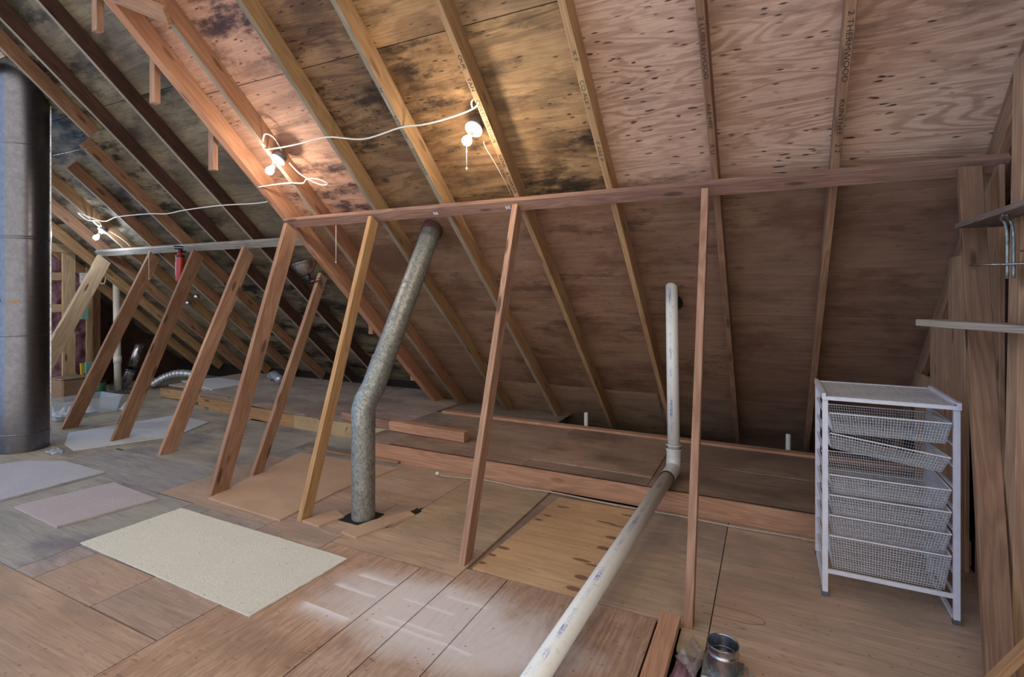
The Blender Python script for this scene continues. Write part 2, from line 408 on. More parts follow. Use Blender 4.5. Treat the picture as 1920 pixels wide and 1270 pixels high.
def text_mesh(name, body, size, mat, parent, M, ext=.0004, space=1.0, sx=1.0):
    cu = D.curves.new(name, 'FONT'); cu.body = body; cu.size = size; cu.extrude = ext; cu.space_character = space
    to = D.objects.new(name, cu); C.objects.link(to)
    bpy.context.view_layer.update()
    dg = bpy.context.evaluated_depsgraph_get()
    me = D.meshes.new_from_object(to.evaluated_get(dg)); C.objects.unlink(to); D.objects.remove(to); D.curves.remove(cu)
    me.name = name; me.materials.clear(); me.materials.append(mat)
    if sx != 1: me.transform(Matrix.Diagonal((sx, 1, 1, 1)))
    o = D.objects.new(name, me); C.objects.link(o); o.parent = parent; o.matrix_world = M
    bpy.context.view_layer.update(); o.matrix_world = M
    return o

# ================================================================== SETTING
# floor: sheets and boards of plywood laid edge to edge, narrow gaps between
bm = bmesh.new(); FT = []
def sheet(x0, y0, x1, y1, mi, tint=(1, 1, 1), g=.0025, top=0.0, th=.018):
    bbox(bm, (x0+g, y0+g, top-th), (x1-g, y1-g, top), mi); FT.extend([tuple(tint)+(random.random(),)]*6)
def rt(a=.9, b=1.08, w=0): k = random.uniform(a, b); return (k, k*(1-w), k*(1-2*w))
sheet(-2.36, .2, -1.70, 2.315, 1, (1.02, .93, .84), .003)
sheet(-1.70, .2, -1.475, 2.32, 1, (.99, .93, .88), .004)
sheet(-1.475, .2, -1.222, 2.42, 1, (1.0, .95, .9), .003)
sheet(-1.222, .2, -.80, 2.425, 1, (.98, .95, .92), .003)
sheet(-.80, .2, -.46, 2.43, 1, (.98, .9, .84), .004)
sheet(-.24, .2, .98, 3.66, 0, (1.08, .98, .88))
sheet(-.355, 2.27, -.24, 2.43, 0, (1.05, .98, .82)); sheet(-2.36, 2.32, -1.475, 2.62, 0, (1.0, .92, .80))
sheet(-2.15, 2.62, -1.475, 3.66, 0, (.98, .94, .78))
sheet(-2.9, 2.93, -2.15, 3.66, 0, (1.0, .9, .8))
sheet(-2.9, 1.33, -2.36, 2.46, 0, (.92, .88, .88)); sheet(-2.9, 2.46, -2.36, 2.93, 0, (1, .9, .85)); sheet(-2.36, 2.62, -2.15, 2.93, 0, (1, .92, .85))
sheet(-1.475, 2.43, -.79, 3.66, 0, (.7, .66, .62), top=-.012)
sheet(-.79, 2.435, -.24, 3.10, 0, (1.0, .95, .84)); sheet(-.79, 3.10, -.24, 3.66, 0, (.93, .88, .82)); 
sheet(-4.3, .2, -2.36, 1.326, 0, (.97, .88, .78)); sheet(-3.46, 1.326, -2.9, 1.62, 0, (.95, .88, .84)); sheet(-3.46, 1.62, -2.9, 2.3, 2, (1.04, .94, .88))
sheet(-3.66, 1.326, -3.46, 1.62, 2, (1.2, 1.05, 1.0)); sheet(-4.9, 1.326, -3.66, 2.31, 2, (1, 1, .98)); sheet(-3.66, 1.62, -3.46, 2.3, 2, (1, 1, .98))
sheet(-5.6, .2, -4.3, 1.326, 2, (1, 1, 1)); sheet(-6.8, .2, -5.6, 2.77, 2, (1.1, 1.02, .92)); sheet(-5.6, 1.326, -4.9, 2.31, 2, (1, 1, 1))
sheet(-4.1, 2.3, -2.9, 3.3, 0, (.95, .9, .9)); sheet(-5.6, 2.31, -4.1, 2.79, 2, (.92, .92, .98)); sheet(-5.48, 2.79, -4.1, 3.9, 2, (1.12, 1.1, 1.04)); sheet(-4.1, 3.3, -2.9, 4.1, 2, (1.08, 1.06, 1.02))
sheet(-6.8, 2.77, -5.48, 4.1, 2, (1.15, 1.1, 1.0)); sheet(-5.48, 3.9, -4.1, 4.4, 2, (1.1, 1.1, 1.02))
sheet(-9.6, .8, -6.8, 2.6, 2, (1.05, 1.0, .9)); sheet(-9.6, 2.6, -6.8, 6.2, 2, (1.12, 1.08, .98)); sheet(-6.8, 4.1, -4.1, 4.6, 2, (1.1, 1.08, 1.0))
fl = new_obj('floor', bm, [MAT['floor_x'], MAT['floor_y'], MAT['floor_grey']]); tag(fl, kind='structure')
set_tint(fl.data, lambda p: FT[p.index])
bm = bmesh.new(); bbox(bm, (-10.4, -.3, -.30), (1.6, 6.6, -.19)); bo = new_obj('floor', bm, MAT['dark_fill']); tag(bo, kind='structure')

# raised plywood ledge under the eaves: main part and left part
def ledge(x0, x1, y0, y1, sheets, name):
    global bm, FT
    bm = bmesh.new(); FT = []
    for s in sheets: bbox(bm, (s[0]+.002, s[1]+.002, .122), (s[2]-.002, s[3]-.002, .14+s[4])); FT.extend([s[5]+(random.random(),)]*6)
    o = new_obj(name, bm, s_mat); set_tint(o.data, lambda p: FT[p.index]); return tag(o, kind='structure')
s_mat = MAT['ledge']
ledge(0, 0, 0, 0, [(-3.05, 3.67, -1.74, 4.90, 0, (1.15, 1.12, 1.1)), (-1.74, 3.67, -.77, 3.86, 0, (1.0, .98, .98)), (-1.74, 3.86, -.77, 4.90, .006, (1.2, 1.12, 1.05)),
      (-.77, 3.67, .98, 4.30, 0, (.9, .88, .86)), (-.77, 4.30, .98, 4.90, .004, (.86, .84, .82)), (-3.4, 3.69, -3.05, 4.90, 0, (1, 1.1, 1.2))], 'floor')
ledge(0, 0, 0, 0, [(-4.6, 4.08, -3.4, 5.95, 0, (1.25, 1.4, 1.65)), (-5.6, 4.15, -4.6, 5.95, 0, (1.3, 1.5, 1.75)), (-7.0, 4.27, -5.6, 5.95, 0, (1.25, 1.5, 1.8)), (-7.9, 4.6, -7.0, 5.95, 0, (1.3, 1.5, 1.7)), (-3.4, 4.90, -2.0, 5.95, -.02, (.8, .9, 1.0))], 'floor')

# roof sheathing (main slope): sheets run along X, courses 1.22 m up the slope
def roofpt(x, y, base, off): # off = along normal
    return Vector((x, y, zr(y, base)))+NR*off
DN = DV*CT
def sheathing(name, courses, base, mats, M0):
    """courses: list of (y_low, y_high, [x breaks], mats, tints)"""
    global FT
    bm = bmesh.new(); FT = []
    Mi = M0.inverted()
    for y0, y1, xs, ms, ts in courses:
        for i in range(len(xs)-1):
            a, b = xs[i]+.0015, xs[i+1]-.0015
            P = [(a, y0-.002), (b, y0-.002), (b, y1+.002), (a, y1+.002)]
            lo = [Mi @ roofpt(x, y, base, DN) for x, y in P]; hi = [Mi @ roofpt(x, y, base, DN+.014) for x, y in P]
            v = [bm.verts.new(p) for p in lo+hi]
            for f in ((3,2,1,0),(4,5,6,7),(0,1,5,4),(1,2,6,5),(2,3,7,6),(3,0,4,7)):
                ff = bm.faces.new([v[k] for k in f]); ff.material_index = ms[i]; FT.append(ts[i]+((i*.37+y0*1.7) % 1,))
    bmesh.ops.recalc_face_normals(bm, faces=bm.faces[:])
    o = new_obj(name, bm, mats, None, M0); set_tint(o.data, lambda p: FT[p.index]); return tag(o, kind='structure')
M0 = Matrix((XA, -UP, NR)).transposed().to_4x4(); M0.translation = Vector((0, 0, ZR))
Pk, Gd, Br, Dk = (1.02, .98, .95), (1.02, .98, .78), (.72, .64, .60), (.8, .74, .66)
ys = [5.965, 5.062, 4.158, 3.253, 2.349, 1.445, .54]
courses = []
for i in range(len(ys)-1):
    lo, hi = ys[i], ys[i+1]
    if i == 0: xs, ms, ts = [-3.86, -2.77, -.98, 1.1], [3, 3, 3], [Dk, (1.25, 1.22, 1.1), (1.08, 1.06, 1.0)]
    elif i in (1, 2): xs, ms, ts = [-3.86, -2.77, -1.53, -.29, 1.1], [3, 3, 3, 3], [Dk, (1.0, .92, .82), (1.0, .9, .8), (.95, .86, .8)]
    else: xs, ms, ts = [-3.86, -2.76, -2.135, -1.53, -.89, 1.1], [2, 1, 1, 1, 0], [(1.1, .94, .86), (.74, .62, .54), (1.02, .86, .66), (1.1, 1.02, .9), (1.08, 1.0, .96)]  # bay tints mix wood tone with painted light and shade between rafters
    if i == 3: ts = [(1.05, .92, .84), (.7, .6, .5), (1.0, .84, .62), (1.1, 1.0, .8), (1.02, .94, .88)]
    courses.append((lo, hi, xs, ms, ts))
sheathing('ceiling', courses, ZR, [MAT['sheath'], MAT['sheath_old'], MAT['sheath_stain'], MAT['sheath_low']], M0)
courses = []
ys2 = [6.2, 5.3, 4.39, 3.48, 2.57, 1.66, .75, -.16]
for i in range(len(ys2)-1):
    xs = [-10.0, -8.6, -6.2+(i % 2)*.6, -3.8, -2.9] if i % 2 else [-10.0, -7.4, -5.0, -2.9]
    courses.append((ys2[i], ys2[i+1], xs, [0]*4, [(random.uniform(.85, 1.15),)*3 for _ in range(4)]))
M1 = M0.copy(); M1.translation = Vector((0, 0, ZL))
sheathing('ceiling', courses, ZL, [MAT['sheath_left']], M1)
for base, x0, x1, y0, y1 in ((ZR, -3.86, 1.2, 5.96, .55), (ZL, -10.0, -2.9, 6.15, -.15)):  # backing sheet above the sheathing, added to keep sky light out of the seams
    bm = bmesh.new(); P = [roofpt(x, y, base, DN+.0145+k) for k in (0, .004) for x, y in ((x0, y0), (x1, y0), (x1, y1), (x0, y1))]
    v = [bm.verts.new(p) for p in P]
    for f in ((3,2,1,0),(4,5,6,7),(0,1,5,4),(1,2,6,5),(2,3,7,6),(3,0,4,7)): bm.faces.new([v[k] for k in f])
    bmesh.ops.recalc_face_normals(bm, faces=bm.faces[:])
    tag(new_obj('ceiling', bm, MAT['dark_fill']), kind='structure')
# vertical closure between the two slopes, and far gable wall, right gable wall
bm = bmesh.new()
P = [roofpt(-3.55, .54, ZR, DN+.02), roofpt(-3.55, 5.9, ZR, DN+.02), roofpt(-3.55, 5.9, ZL, DN-.002), roofpt(-3.55, .54, ZL, DN-.002)]
v = [bm.verts.new(p) for p in P]+[bm.verts.new(p+Vector((.02, 0, 0))) for p in P]
for f in ((0,1,2,3),(7,6,5,4),(0,4,5,1),(1,5,6,2),(2,6,7,3),(3,7,4,0)): bm.faces.new([v[k] for k in f])
tag(new_obj('trim_1', bm, MAT['rafter_dark']), kind='structure')
def poly_wall(name, x0, x1, pts, mat):
    bm = bmesh.new()
    a = [bm.verts.new((x0, y, z)) for y, z in pts]; b = [bm.verts.new((x1, y, z)) for y, z in pts]
    bm.faces.new(a[::-1]); bm.faces.new(b)
    n = len(pts)
    for i in range(n): bm.faces.new((a[i], a[(i+1) % n], b[(i+1) % n], b[i]))
    bmesh.ops.recalc_face_normals(bm, faces=bm.faces[:])
    return tag(new_obj(name, bm, mat), kind='structure')
wl = poly_wall('wall_left', -10.0, -9.9, [(2.9, -.25), (5.97, -.25), (5.97, zr(5.97, ZL)+.17), (2.9, zr(2.9, ZL)+.17)], MAT['rafter_dark'])
wr = poly_wall('wall_right', 1.12, 1.2, [(.6, -.2), (5.9, -.2), (5.9, .1), (.6, zr(.6)+.15)], MAT['rafter_dark'])
wb = poly_wall('wall_back', -10.0, 1.15, [(5.97, -.2), (6.02, -.2), (6.02, .40), (5.97, .24)], MAT['dark_fill'])

# ================================================================== RAFTERS
def rafter(x, y_low, y_high, base, mat, label, w=.038, group='roof rafters', name='roof_rafter', depth=DN-.001, edge=False):
    p0 = Vector((x, y_low, zr(y_low, base))); L = (y_low-y_high)/CT
    M = axis_m(p0, UP, NR)
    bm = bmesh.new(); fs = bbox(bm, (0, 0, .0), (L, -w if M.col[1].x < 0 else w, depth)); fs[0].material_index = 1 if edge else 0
    bmesh.ops.bevel(bm, geom=list(bm.edges), offset=.002, segments=1, affect='EDGES')
    bmesh.ops.recalc_face_normals(bm, faces=bm.faces[:])
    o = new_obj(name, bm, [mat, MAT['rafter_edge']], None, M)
    return tag(o, label, 'rafter', group)
RX = [(.285, 'rafter_red', 'lettered roof rafter nearest the right gable, running behind the wire drawer tower'),
      (-.297, 'rafter_red', 'narrow reddish lettered rafter meeting the plate above the tallest right stud'),
      (-.908, 'rafter_tan', 'tan rafter between the hanging bulb with pull string and the white standpipe'),
      (-1.543, 'rafter_tan', 'rafter with split edge and stamp beside the bulb with pull string'),
      (-2.145, 'rafter_tan', 'golden rafter passing just right of the slanting galvanised pipe top'),
      (-2.769, 'rafter_tan', 'golden rafter passing behind the slanting galvanised pipe'),
      (-3.401, 'rafter_orange', 'orange rafter carrying the lamp with looped white cable'),
      (-3.789, 'rafter_orange', 'wide bright orange rafter at the left edge of the lower roof slope')]
rafts = []
for i, (x, m, lab) in enumerate(RX):
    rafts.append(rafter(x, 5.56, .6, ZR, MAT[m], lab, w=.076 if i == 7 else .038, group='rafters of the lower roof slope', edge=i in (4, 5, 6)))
LX = [(-4.30, 'darkest rafter tucked against the orange edge rafter'), (-4.99, 'long dark rafter with pale lower edge, second beyond the orange edge rafter'),
      (-5.59, 'purple-brown rafter crossing just right of the steel flue and its strap'), (-6.215, 'red-brown rafter starting below the silver flue strap'),
      (-6.84, 'weathered rafter above the farthest bulb'), (-7.44, 'pale rafter the farthest bulb hangs beside'),
      (-8.05, 'rafter in shade just beyond the farthest bulb'), (-8.66, 'rafter meeting the top of the thin white vent pipe'), (-9.27, 'last rafter beside the far gable framing')]
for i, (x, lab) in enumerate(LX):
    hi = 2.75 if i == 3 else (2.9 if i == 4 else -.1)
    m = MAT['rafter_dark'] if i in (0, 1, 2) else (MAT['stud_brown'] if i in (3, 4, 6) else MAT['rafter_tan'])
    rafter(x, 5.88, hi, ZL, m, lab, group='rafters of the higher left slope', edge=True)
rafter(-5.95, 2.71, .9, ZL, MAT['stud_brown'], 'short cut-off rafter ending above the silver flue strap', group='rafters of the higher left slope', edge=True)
# block between cut rafter and its neighbour beside the flue
beam('header_block', (-5.97, 2.12, zr(2.12, ZL)+.06), (-6.8, 2.12, zr(2.12, ZL)+.06), .1, .038, MAT['stud_pale'], up=UP)
tag(D.objects['header_block'], 'pale wood block headed off against the cut rafter at the flue top', 'wood block')

# stamped lettering on rafter undersides (reads down the slope)
def stamp(r, x, segs, mat, size=.03):
    for y, body in segs:
        z = zr(y)
        pos = Vector((x, y, z))-NR*.0006
        M = Matrix((-UP, XA, -NR)).transposed().to_4x4(); M.translation = pos
        text_mesh('grade_stamp', body, size, mat, r, M, sx=1.35)
stamp(rafts[0], .294, [(2.47, 'ND'), (2.56, '2 THERMWOOD'), (2.86, 'KUNTNEE'), (3.04, '2 2')], MAT['ink'], .032)
stamp(rafts[1], -.288, [(2.48, '2 LUBELEWOOD'), (2.8, 'ALE HEE'), (2.98, 'R U')], MAT['ink'], .03)
stamp(rafts[2], -.900, [(2.50, 'X F'), (2.62, 'CO ALE Y'), (2.90, 'F ARE P')], MAT['ink_green'], .03)
stamp(rafts[3], -1.534, [(2.42, 'OUK'), (2.52, 'TAN'), (2.62, 'COLD'), (2.72, 'ARTHUR'), (2.90, 'KENS'), (3.0, 'RTHWAR')], MAT['ink'], .03)
stamp(rafts[4], -2.136, [(2.48, 'N'), (2.62, 'KENS UN'), (2.80, 'OODWARD')], MAT['ink_green'], .03)
# plywood stencil on the sheathing at the upper left
def sheet_stencil(): pass

# hanging blocks down the step between slopes
for y, z0, z1, lab in ((1.83, 3.185, 3.8, 'short hanging wood block at the very top left of the roof step'), (2.18, 2.835, 3.5, 'short hanging block, second from the top along the roof step'), (2.61, 2.45, 3.1, 'hanging block with lit edge left of the looped cable lamp'),
                  (4.42, 1.04, 1.4, 'small block end showing between knee wall studs and slanting pipe'), (5.16, .42, .75, 'lowest small block end near the eave behind the slanting pipe')):
    b = beam('hanging_block', (-3.93, y, z0), (-3.93, y, min(z1, zr(y, ZL)-.002)), .042, .06, MAT['stud'], up=(1, 0, 0), oz=0, oy=.5)
    tag(b, lab, 'wood block', 'blocks hanging along the roof step')
# crosspiece at the top left
b = beam('collar_brace', (-3.80, 1.70, 3.42), (-3.32, 1.93, 3.20), .11, .035, MAT['stud_brown'], up=(0, .6, .8))
tag(b, 'brown brace stub crossing rafters at the top left edge', 'brace')

# ================================================================== KNEE WALLS
def stud(x, y0, x1, y1, z1, w, d, mat, label, z0=0.0, name='knee_wall_stud', group='leaning knee wall studs'):
    """x,y0 = bottom near-left corner on the floor; the board leans back to (x1,y1,z1)"""
    p0, p1 = Vector((x, y0, z0)), Vector((x1, y1, z1))
    M = axis_m(p0, p1-p0, (1, 0, 0))   # local z ~ +X (width), local y across depth
    L = (p1-p0).length; ydir = M.col[1].xyz
    sgn = 1 if ydir.y > 0 else -1
    bm = bmesh.new(); bbox(bm, (0, 0, 0), (L, sgn*d, w)); 
    slope0 = math.tan(math.atan2(y1-y0, z1-z0))
    for v in bm.verts:
        if abs(v.co.x) < 1e-4 and abs(v.co.y) > .001: v.co.x += d*slope0         # bottom cut flat on the floor
        if v.co.x > L-.02 and abs(v.co.y) > .001: v.co.x += -d*0.25
    bmesh.ops.recalc_face_normals(bm, faces=bm.faces[:])
    bmesh.ops.bevel(bm, geom=list(bm.edges), offset=.002, segments=1, affect='EDGES')
    return tag(new_obj(name, bm, mat, None, M), label, 'stud', group)
PY, PZ = 3.15, 2.10
g1 = 'studs of the nearer knee wall'
stud(-.345, 2.425, -.345, 3.10, 2.085, .038, .06, MAT['stud'], 'tall thin reddish stud standing between the white standpipe and the wire drawers', group=g1)
stud(-1.535, 2.43, -1.535, 3.10, 2.085, .040, .085, MAT['stud'], 'stud standing at the corner of the bright spotted plywood sheet', group=g1)
stud(-2.775, 2.425, -2.775, 3.10, 2.085, .040, .085, MAT['stud_gold'], 'golden-sided stud standing just left of the galvanised pipe', group=g1)
stud(-3.70, 2.43, -3.70, 3.10, 2.085, .04, .135, MAT['stud'], 'broad stud on the near left corner of the thin brown hardboard', group=g1)
stud(.705, 2.44, .79, 3.10, 2.085, .085, .038, MAT['stud_brown'], 'leaning stud beside the right edge of the wire drawer tower', group=g1)
g2 = 'studs of the farther knee wall'
stud(-5.05, 2.84, -5.05, 3.70, 1.99, .04, .14, MAT['stud'], 'reddish farther wall stud, the closest on the left of the broad stud', group=g2)
stud(-5.91, 2.87, -5.91, 3.70, 1.99, .04, .14, MAT['stud_brown'], 'brown stud directly right of the hanging red extinguisher', group=g2)
stud(-6.95, 2.90, -6.75, 3.70, 1.99, .045, .14, MAT['stud_brown'], 'brown stud between the pale brace stud and the red extinguisher', group=g2)
stud(-8.05, 2.83, -7.95, 3.72, 1.99, .07, .16, MAT['stud_pale'], 'pale wide stud leaning beside the flue at the far end', group=g2)
stud(-3.79, 2.84, -3.79, 3.56, 1.68, .04, .09, MAT['stud'], 'short free-topped stud with the clamp lamp clipped on', group=g2)
# plates: a board on edge under the rafters
def edge_plate(name, x0, x1, y, base, mat, label, th=.038, h=.089):
    # nailed flat against the undersides of the rafters
    bm = bmesh.new(); p0 = Vector((x0, y, zr(y, base)))-NR*.0006
    M = Matrix((XA, -UP, NR)).transposed().to_4x4(); M.translation = p0
    bbox(bm, (0, 0, -th), (x1-x0, h, 0)); bmesh.ops.bevel(bm, geom=list(bm.edges), offset=.002, segments=1, affect='EDGES')
    return tag(new_obj(name, bm, mat, None, M), label, 'wall plate')
edge_plate('knee_wall_plate', -3.74, .985, 3.15, ZR, MAT['plate'], 'long reddish plate running along the top of the nearer knee wall studs')
edge_plate('knee_wall_plate', -8.05, -4.0, 3.76, ZL, MAT['plate_grey'], 'grey-white plate along the top of the farther knee wall studs')
for x, z in ((-2.19, 2.085), (-1.597, 2.09)):
    bm = bmesh.new()
    bbox(bm, (-.018, 0, -.012), (-.004, .002, .012)); bbox(bm, (.004, 0, -.012), (.018, .002, .012)); bbox(bm, (-.006, 0, -.004), (.006, .002, .004))
    Mc = Matrix((XA, UP, -NR)).transposed().to_4x4(); Mc.translation = Vector((x, 3.19, zr(3.19)))-NR*.0386
    bmesh.ops.transform(bm, matrix=Matrix.Rotation(math.radians(90), 4, 'X'), verts=bm.verts[:])
    o = new_obj('cable_clip', bm, MAT['label_white'], None, Mc @ Matrix.Rotation(math.pi, 4, 'X') if 0 else Mc)
    tag(o, 'small white clip on the plate above the %s' % ('slanting pipe' if x < -2 else 'stud at the spotted plywood'), 'clip', 'white clips on the plate')

# ================================================================== EAVE LEDGE FRAMING
tag(beam('curb_board', (-3.42, 3.67, .07), (.985, 3.67, .07), .036, .14, MAT['curb'], up=(0, 0, 1), oy=.5), 'long orange board facing the raised eave ledge behind the studs', 'board')
tag(beam('floor_cleat', (-3.98, 3.60, .010), (-2.9, 3.64, .010), .05, .02, MAT['board_tan'], up=(0, 0, 1)), 'thin wood strip lying on the floor left of the orange curb end', 'wood strip')
tag(beam('eave_board', (-3.3, 4.93, .148), (.98, 4.93, .148), .09, .032, MAT['curb'], up=(0, 0, 1)), 'thin reddish board along the back edge of the ledge by the rafter feet', 'board')
tag(beam('curb_board', (-4.7, 4.09, .07), (-3.2, 4.07, .07), .036, .145, MAT['curb_osb'], up=(0, 0, 1)), 'speckled pale curb board behind the short stud', 'board')
tag(beam('curb_board', (-6.65, 4.27, .07), (-4.7, 4.09, .07), .036, .14, MAT['stud_gold'], up=(0, 0, 1)), 'yellow curb board behind the farther knee wall studs', 'board')
tag(beam('curb_board', (-7.75, 4.42, .07), (-6.2, 4.36, .09), .036, .12, MAT['rafter_tan'], up=(0, 0, 1)), 'farthest curb board at the left, beyond the yellow one', 'board')
tag(beam('curb_board', (-3.34, 4.07, .19), (-2.46, 4.04, .19), .085, .09, MAT['curb'], up=(0, 0, 1), oz=.5), 'loose reddish board lying on the ledge just right of the pipe elbow', 'board')
tag(beam('curb_board', (-4.05, 4.14, .19), (-3.36, 4.07, .19), .036, .085, MAT['plate'], up=(0, 0, 1)), 'dark reddish board behind the pipe elbow, butted to the loose board', 'board')

# ================================================================== LOOSE SHEETS ON THE FLOOR
def slab(name, pts, z0, th, mat, label, cat, jag=0, group=None):
    bm = bmesh.new(); P = []
    n = len(pts)
    for i in range(n):
        a, b = Vector(pts[i]).to_3d(), Vector(pts[(i+1) % n]).to_3d(); k = max(1, int((b-a).length/.02)) if jag else 1
        for j in range(k):
            p = a.lerp(b, j/k)
            if jag:
                nn = noise.noise(p*22)*jag+noise.noise(p*5)*jag*1.5; p = p+Vector((nn, nn*.7, 0))
            P.append(p)
    lo = [bm.verts.new((p.x, p.y, z0)) for p in P]; hi = [bm.verts.new((p.x, p.y, z0+th)) for p in P]
    bm.faces.new(lo[::-1]); bm.faces.new(hi); n = len(P)
    for i in range(n): bm.faces.new((lo[i], lo[(i+1) % n], hi[(i+1) % n], hi[i]))
    bmesh.ops.recalc_face_normals(bm, faces=bm.faces[:])
    o = new_obj(name, bm, mat); return tag(o, label, cat, group)
slab('carpet_remnant', [(-3.676, 1.635), (-2.147, 1.61), (-2.117, 2.203), (-3.64, 2.206)], .001, .007, MAT['rug_cream'], 'large cream carpet remnant lying on the floor in the foreground', 'carpet', .0025)
slab('carpet_remnant', [(-4.70, 1.70), (-4.05, 1.675), (-3.955, 2.225), (-4.60, 2.265)], .001, .011, MAT['rug_lilac'], 'small lilac-grey carpet remnant beside the cream one', 'carpet', .005)
slab('carpet_remnant', [(-6.1, 1.66), (-4.94, 1.70), (-4.925, 2.36), (-5.55, 2.36), (-5.9, 2.2)], .001, .011, MAT['rug_pale'], 'pale bluish carpet remnant at the left edge in front of the flue', 'carpet', .005)
slab('carpet_remnant', [(-6.18, 2.62), (-5.87, 2.56), (-5.52, 3.30), (-5.76, 3.80), (-6.44, 3.84), (-6.65, 2.85)], .001, .009, MAT['rug_white'], 'long white carpet piece running under the farther knee wall studs', 'carpet', .003)
slab('plywood_sheet', [(-1.442, 2.43), (-.80, 2.43), (-.795, 3.565), (-1.375, 3.55)], -.012, .017, MAT['ply_bright'], 'bright golden plywood sheet with dark oval spots under the drain pipe', 'plywood sheet')
slab('hardboard_sheet', [(-3.64, 2.40), (-2.87, 2.375), (-2.90, 2.95), (-2.82, 3.52), (-3.92, 3.46)], .0, .009, MAT['hardboard'], 'thin brown hardboard sheet lying under the broad stud', 'hardboard sheet')
slab('wood_scrap', [(-2.73, 2.43), (-2.57, 2.42), (-2.53, 2.60), (-2.66, 2.66)], .0, .012, MAT['hardboard'], 'small flat wood scrap at the foot of the golden-sided stud', 'wood scrap')
slab('wood_scrap', [(-2.387, 2.428), (-2.249, 2.411), (-2.125, 2.83), (-2.2, 2.86), (-2.32, 2.64)], .0, .012, MAT['hardboard'], 'flat wood scrap right of the galvanised pipe foot', 'wood scrap')
# loose framing board at the bottom right of centre
o = beam('loose_board', (-.402, 1.2, .019), (-.402, 2.44, .019), .085, .036, MAT['curb'], up=(0, 0, 1)); tag(o, 'reddish loose board end lying at the front beside the floor collar', 'board')
# floor holes: thin dark plates, the darkness inside painted as flat colour
def slot(x0, y0, x1, y1):
    bm = bmesh.new(); bbox(bm, (x0, y0, 0), (x1, y1, .0012)); return bm
for (a, b, c, d), lab in (((-2.20, 2.80, -2.13, 2.95), 'dark broken hole in the floor between the pipe and the spotted plywood'), ((-2.205, 2.60, -2.175, 2.69), 'small dark gap beside the flat wood scrap')):
    bm = bmesh.new(); P = []
    for k in range(14):
        t = 2*math.pi*k/14; cx, cy = (a+c)/2, (b+d)/2; j = 1+.25*math.sin(k*2.7)
        P.append((cx+(c-a)/2*math.cos(t)*j, cy+(d-b)/2*math.sin(t)*j))
    lo = [bm.verts.new((x, y, .0004)) for x, y in P]; bm.faces.new(lo)
    r = bmesh.ops.extrude_face_region(bm, geom=bm.faces[:]); bmesh.ops.translate(bm, verts=[v for v in r['geom'] if isinstance(v, bmesh.types.BMVert)], vec=(0, 0, .001))
    bmesh.ops.recalc_face_normals(bm, faces=bm.faces[:])
    tag(new_obj('floor_hole', bm, MAT['dark_fill']), lab, 'hole', 'holes broken in the floor')

# ================================================================== STEEL FLUE
fx, fy, fr = -6.40, 2.39, .19
fl_root = empty('steel_flue', (fx, fy, 0), 'large round grey steel flue rising from floor to roof at the left edge', 'flue')
bm = bmesh.new(); lathe(bm, [(fr, 0), (fr, .17), (fr, 1.08), (fr, 1.98), (fr, 2.88), (fr, 3.62)], 64)
new_obj('flue_pipe', bm, MAT['flue'], fl_root, Matrix.Translation((fx, fy, 0)), True)
for z in (.17, 1.09, 2.0, 2.02, 2.88):
    bm = bmesh.new(); lathe(bm, [(fr-.001, z-.006), (fr+.004, z-.003), (fr+.004, z+.003), (fr-.001, z+.006)], 64)
    new_obj('flue_seam', bm, MAT['flue'], fl_root, Matrix.Translation((fx, fy, 0)), True)
bm = bmesh.new(); ls = math.radians(60)  # steel strip added to stand in for a bright line along the flue edge
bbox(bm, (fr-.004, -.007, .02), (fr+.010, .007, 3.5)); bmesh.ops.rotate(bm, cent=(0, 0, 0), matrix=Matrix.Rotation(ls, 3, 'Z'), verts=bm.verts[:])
o = new_obj('added_edge_strip', bm, MAT['steel'], fl_root, Matrix.Translation((fx, fy, 0))); o['label'] = 'bright vertical strip added at the flue edge'
for a0, a1, z in ((-1.9, -1.35, 1.41), (-.9, -.5, 1.39)):
    bm = bmesh.new()
    R = [[Vector(((fr+.003)*math.cos(a0+(a1-a0)*k/10), (fr+.003)*math.sin(a0+(a1-a0)*k/10), zz+.004*math.sin(k*1.9))) for k in range(11)] for zz in (z, z+.022)]
    ring_loft(bm, R, 0, False, False)
    o = new_obj('tape_remnant', bm, MAT['board_tan'], fl_root, Matrix.Translation((fx, fy, 0))); o['label'] = 'torn tan tape strip stuck round the flue'
bm = bmesh.new(); bbox(bm, (-.23, -.24, 0), (.26, .23, .004))
# silver strap from the flue to the rafter
o = beam('flue_strap', (-6.25, 2.55, 2.826), (-5.57, 2.80, 2.955), .036, .004, MAT['steel'], up=(0, -.3, 1)); tag(o, 'silver metal strap bracing the flue to the rafters', 'strap')
# crinkled foil flashing at the foot
def crinkle(name, pts, z, mat, label, cat, amp=.02, sc=25):
    xs = [p[0] for p in pts]; ysx = [p[1] for p in pts]
    bm = bmesh.new(); bmesh.ops.create_grid(bm, x_segments=26, y_segments=26, size=.5)
    for v in bm.verts:
        u, w = v.co.x+.5, v.co.y+.5
        a = Vector(pts[0]).to_3d().lerp(Vector(pts[1]).to_3d(), u); b = Vector(pts[3]).to_3d().lerp(Vector(pts[2]).to_3d(), u); p = a.lerp(b, w)
        ed = min(u, 1-u, w, 1-w)*6
        v.co = Vector((p.x+noise.noise(p*9)*.03, p.y+noise.noise(p*9+Vector((5, 5, 5)))*.03, z+.001+min(1, ed)*abs(noise.noise(p*sc))*amp*2+amp*.15*min(1, ed)))
    o = new_obj(name, bm, mat, None, None); md = o.modifiers.new('thick', 'SOLIDIFY'); md.thickness = .0015
    return tag(o, label, cat)
foil = galvanised('foil', '#8d96a3', '#e8ecf4', .25, 20, .6)
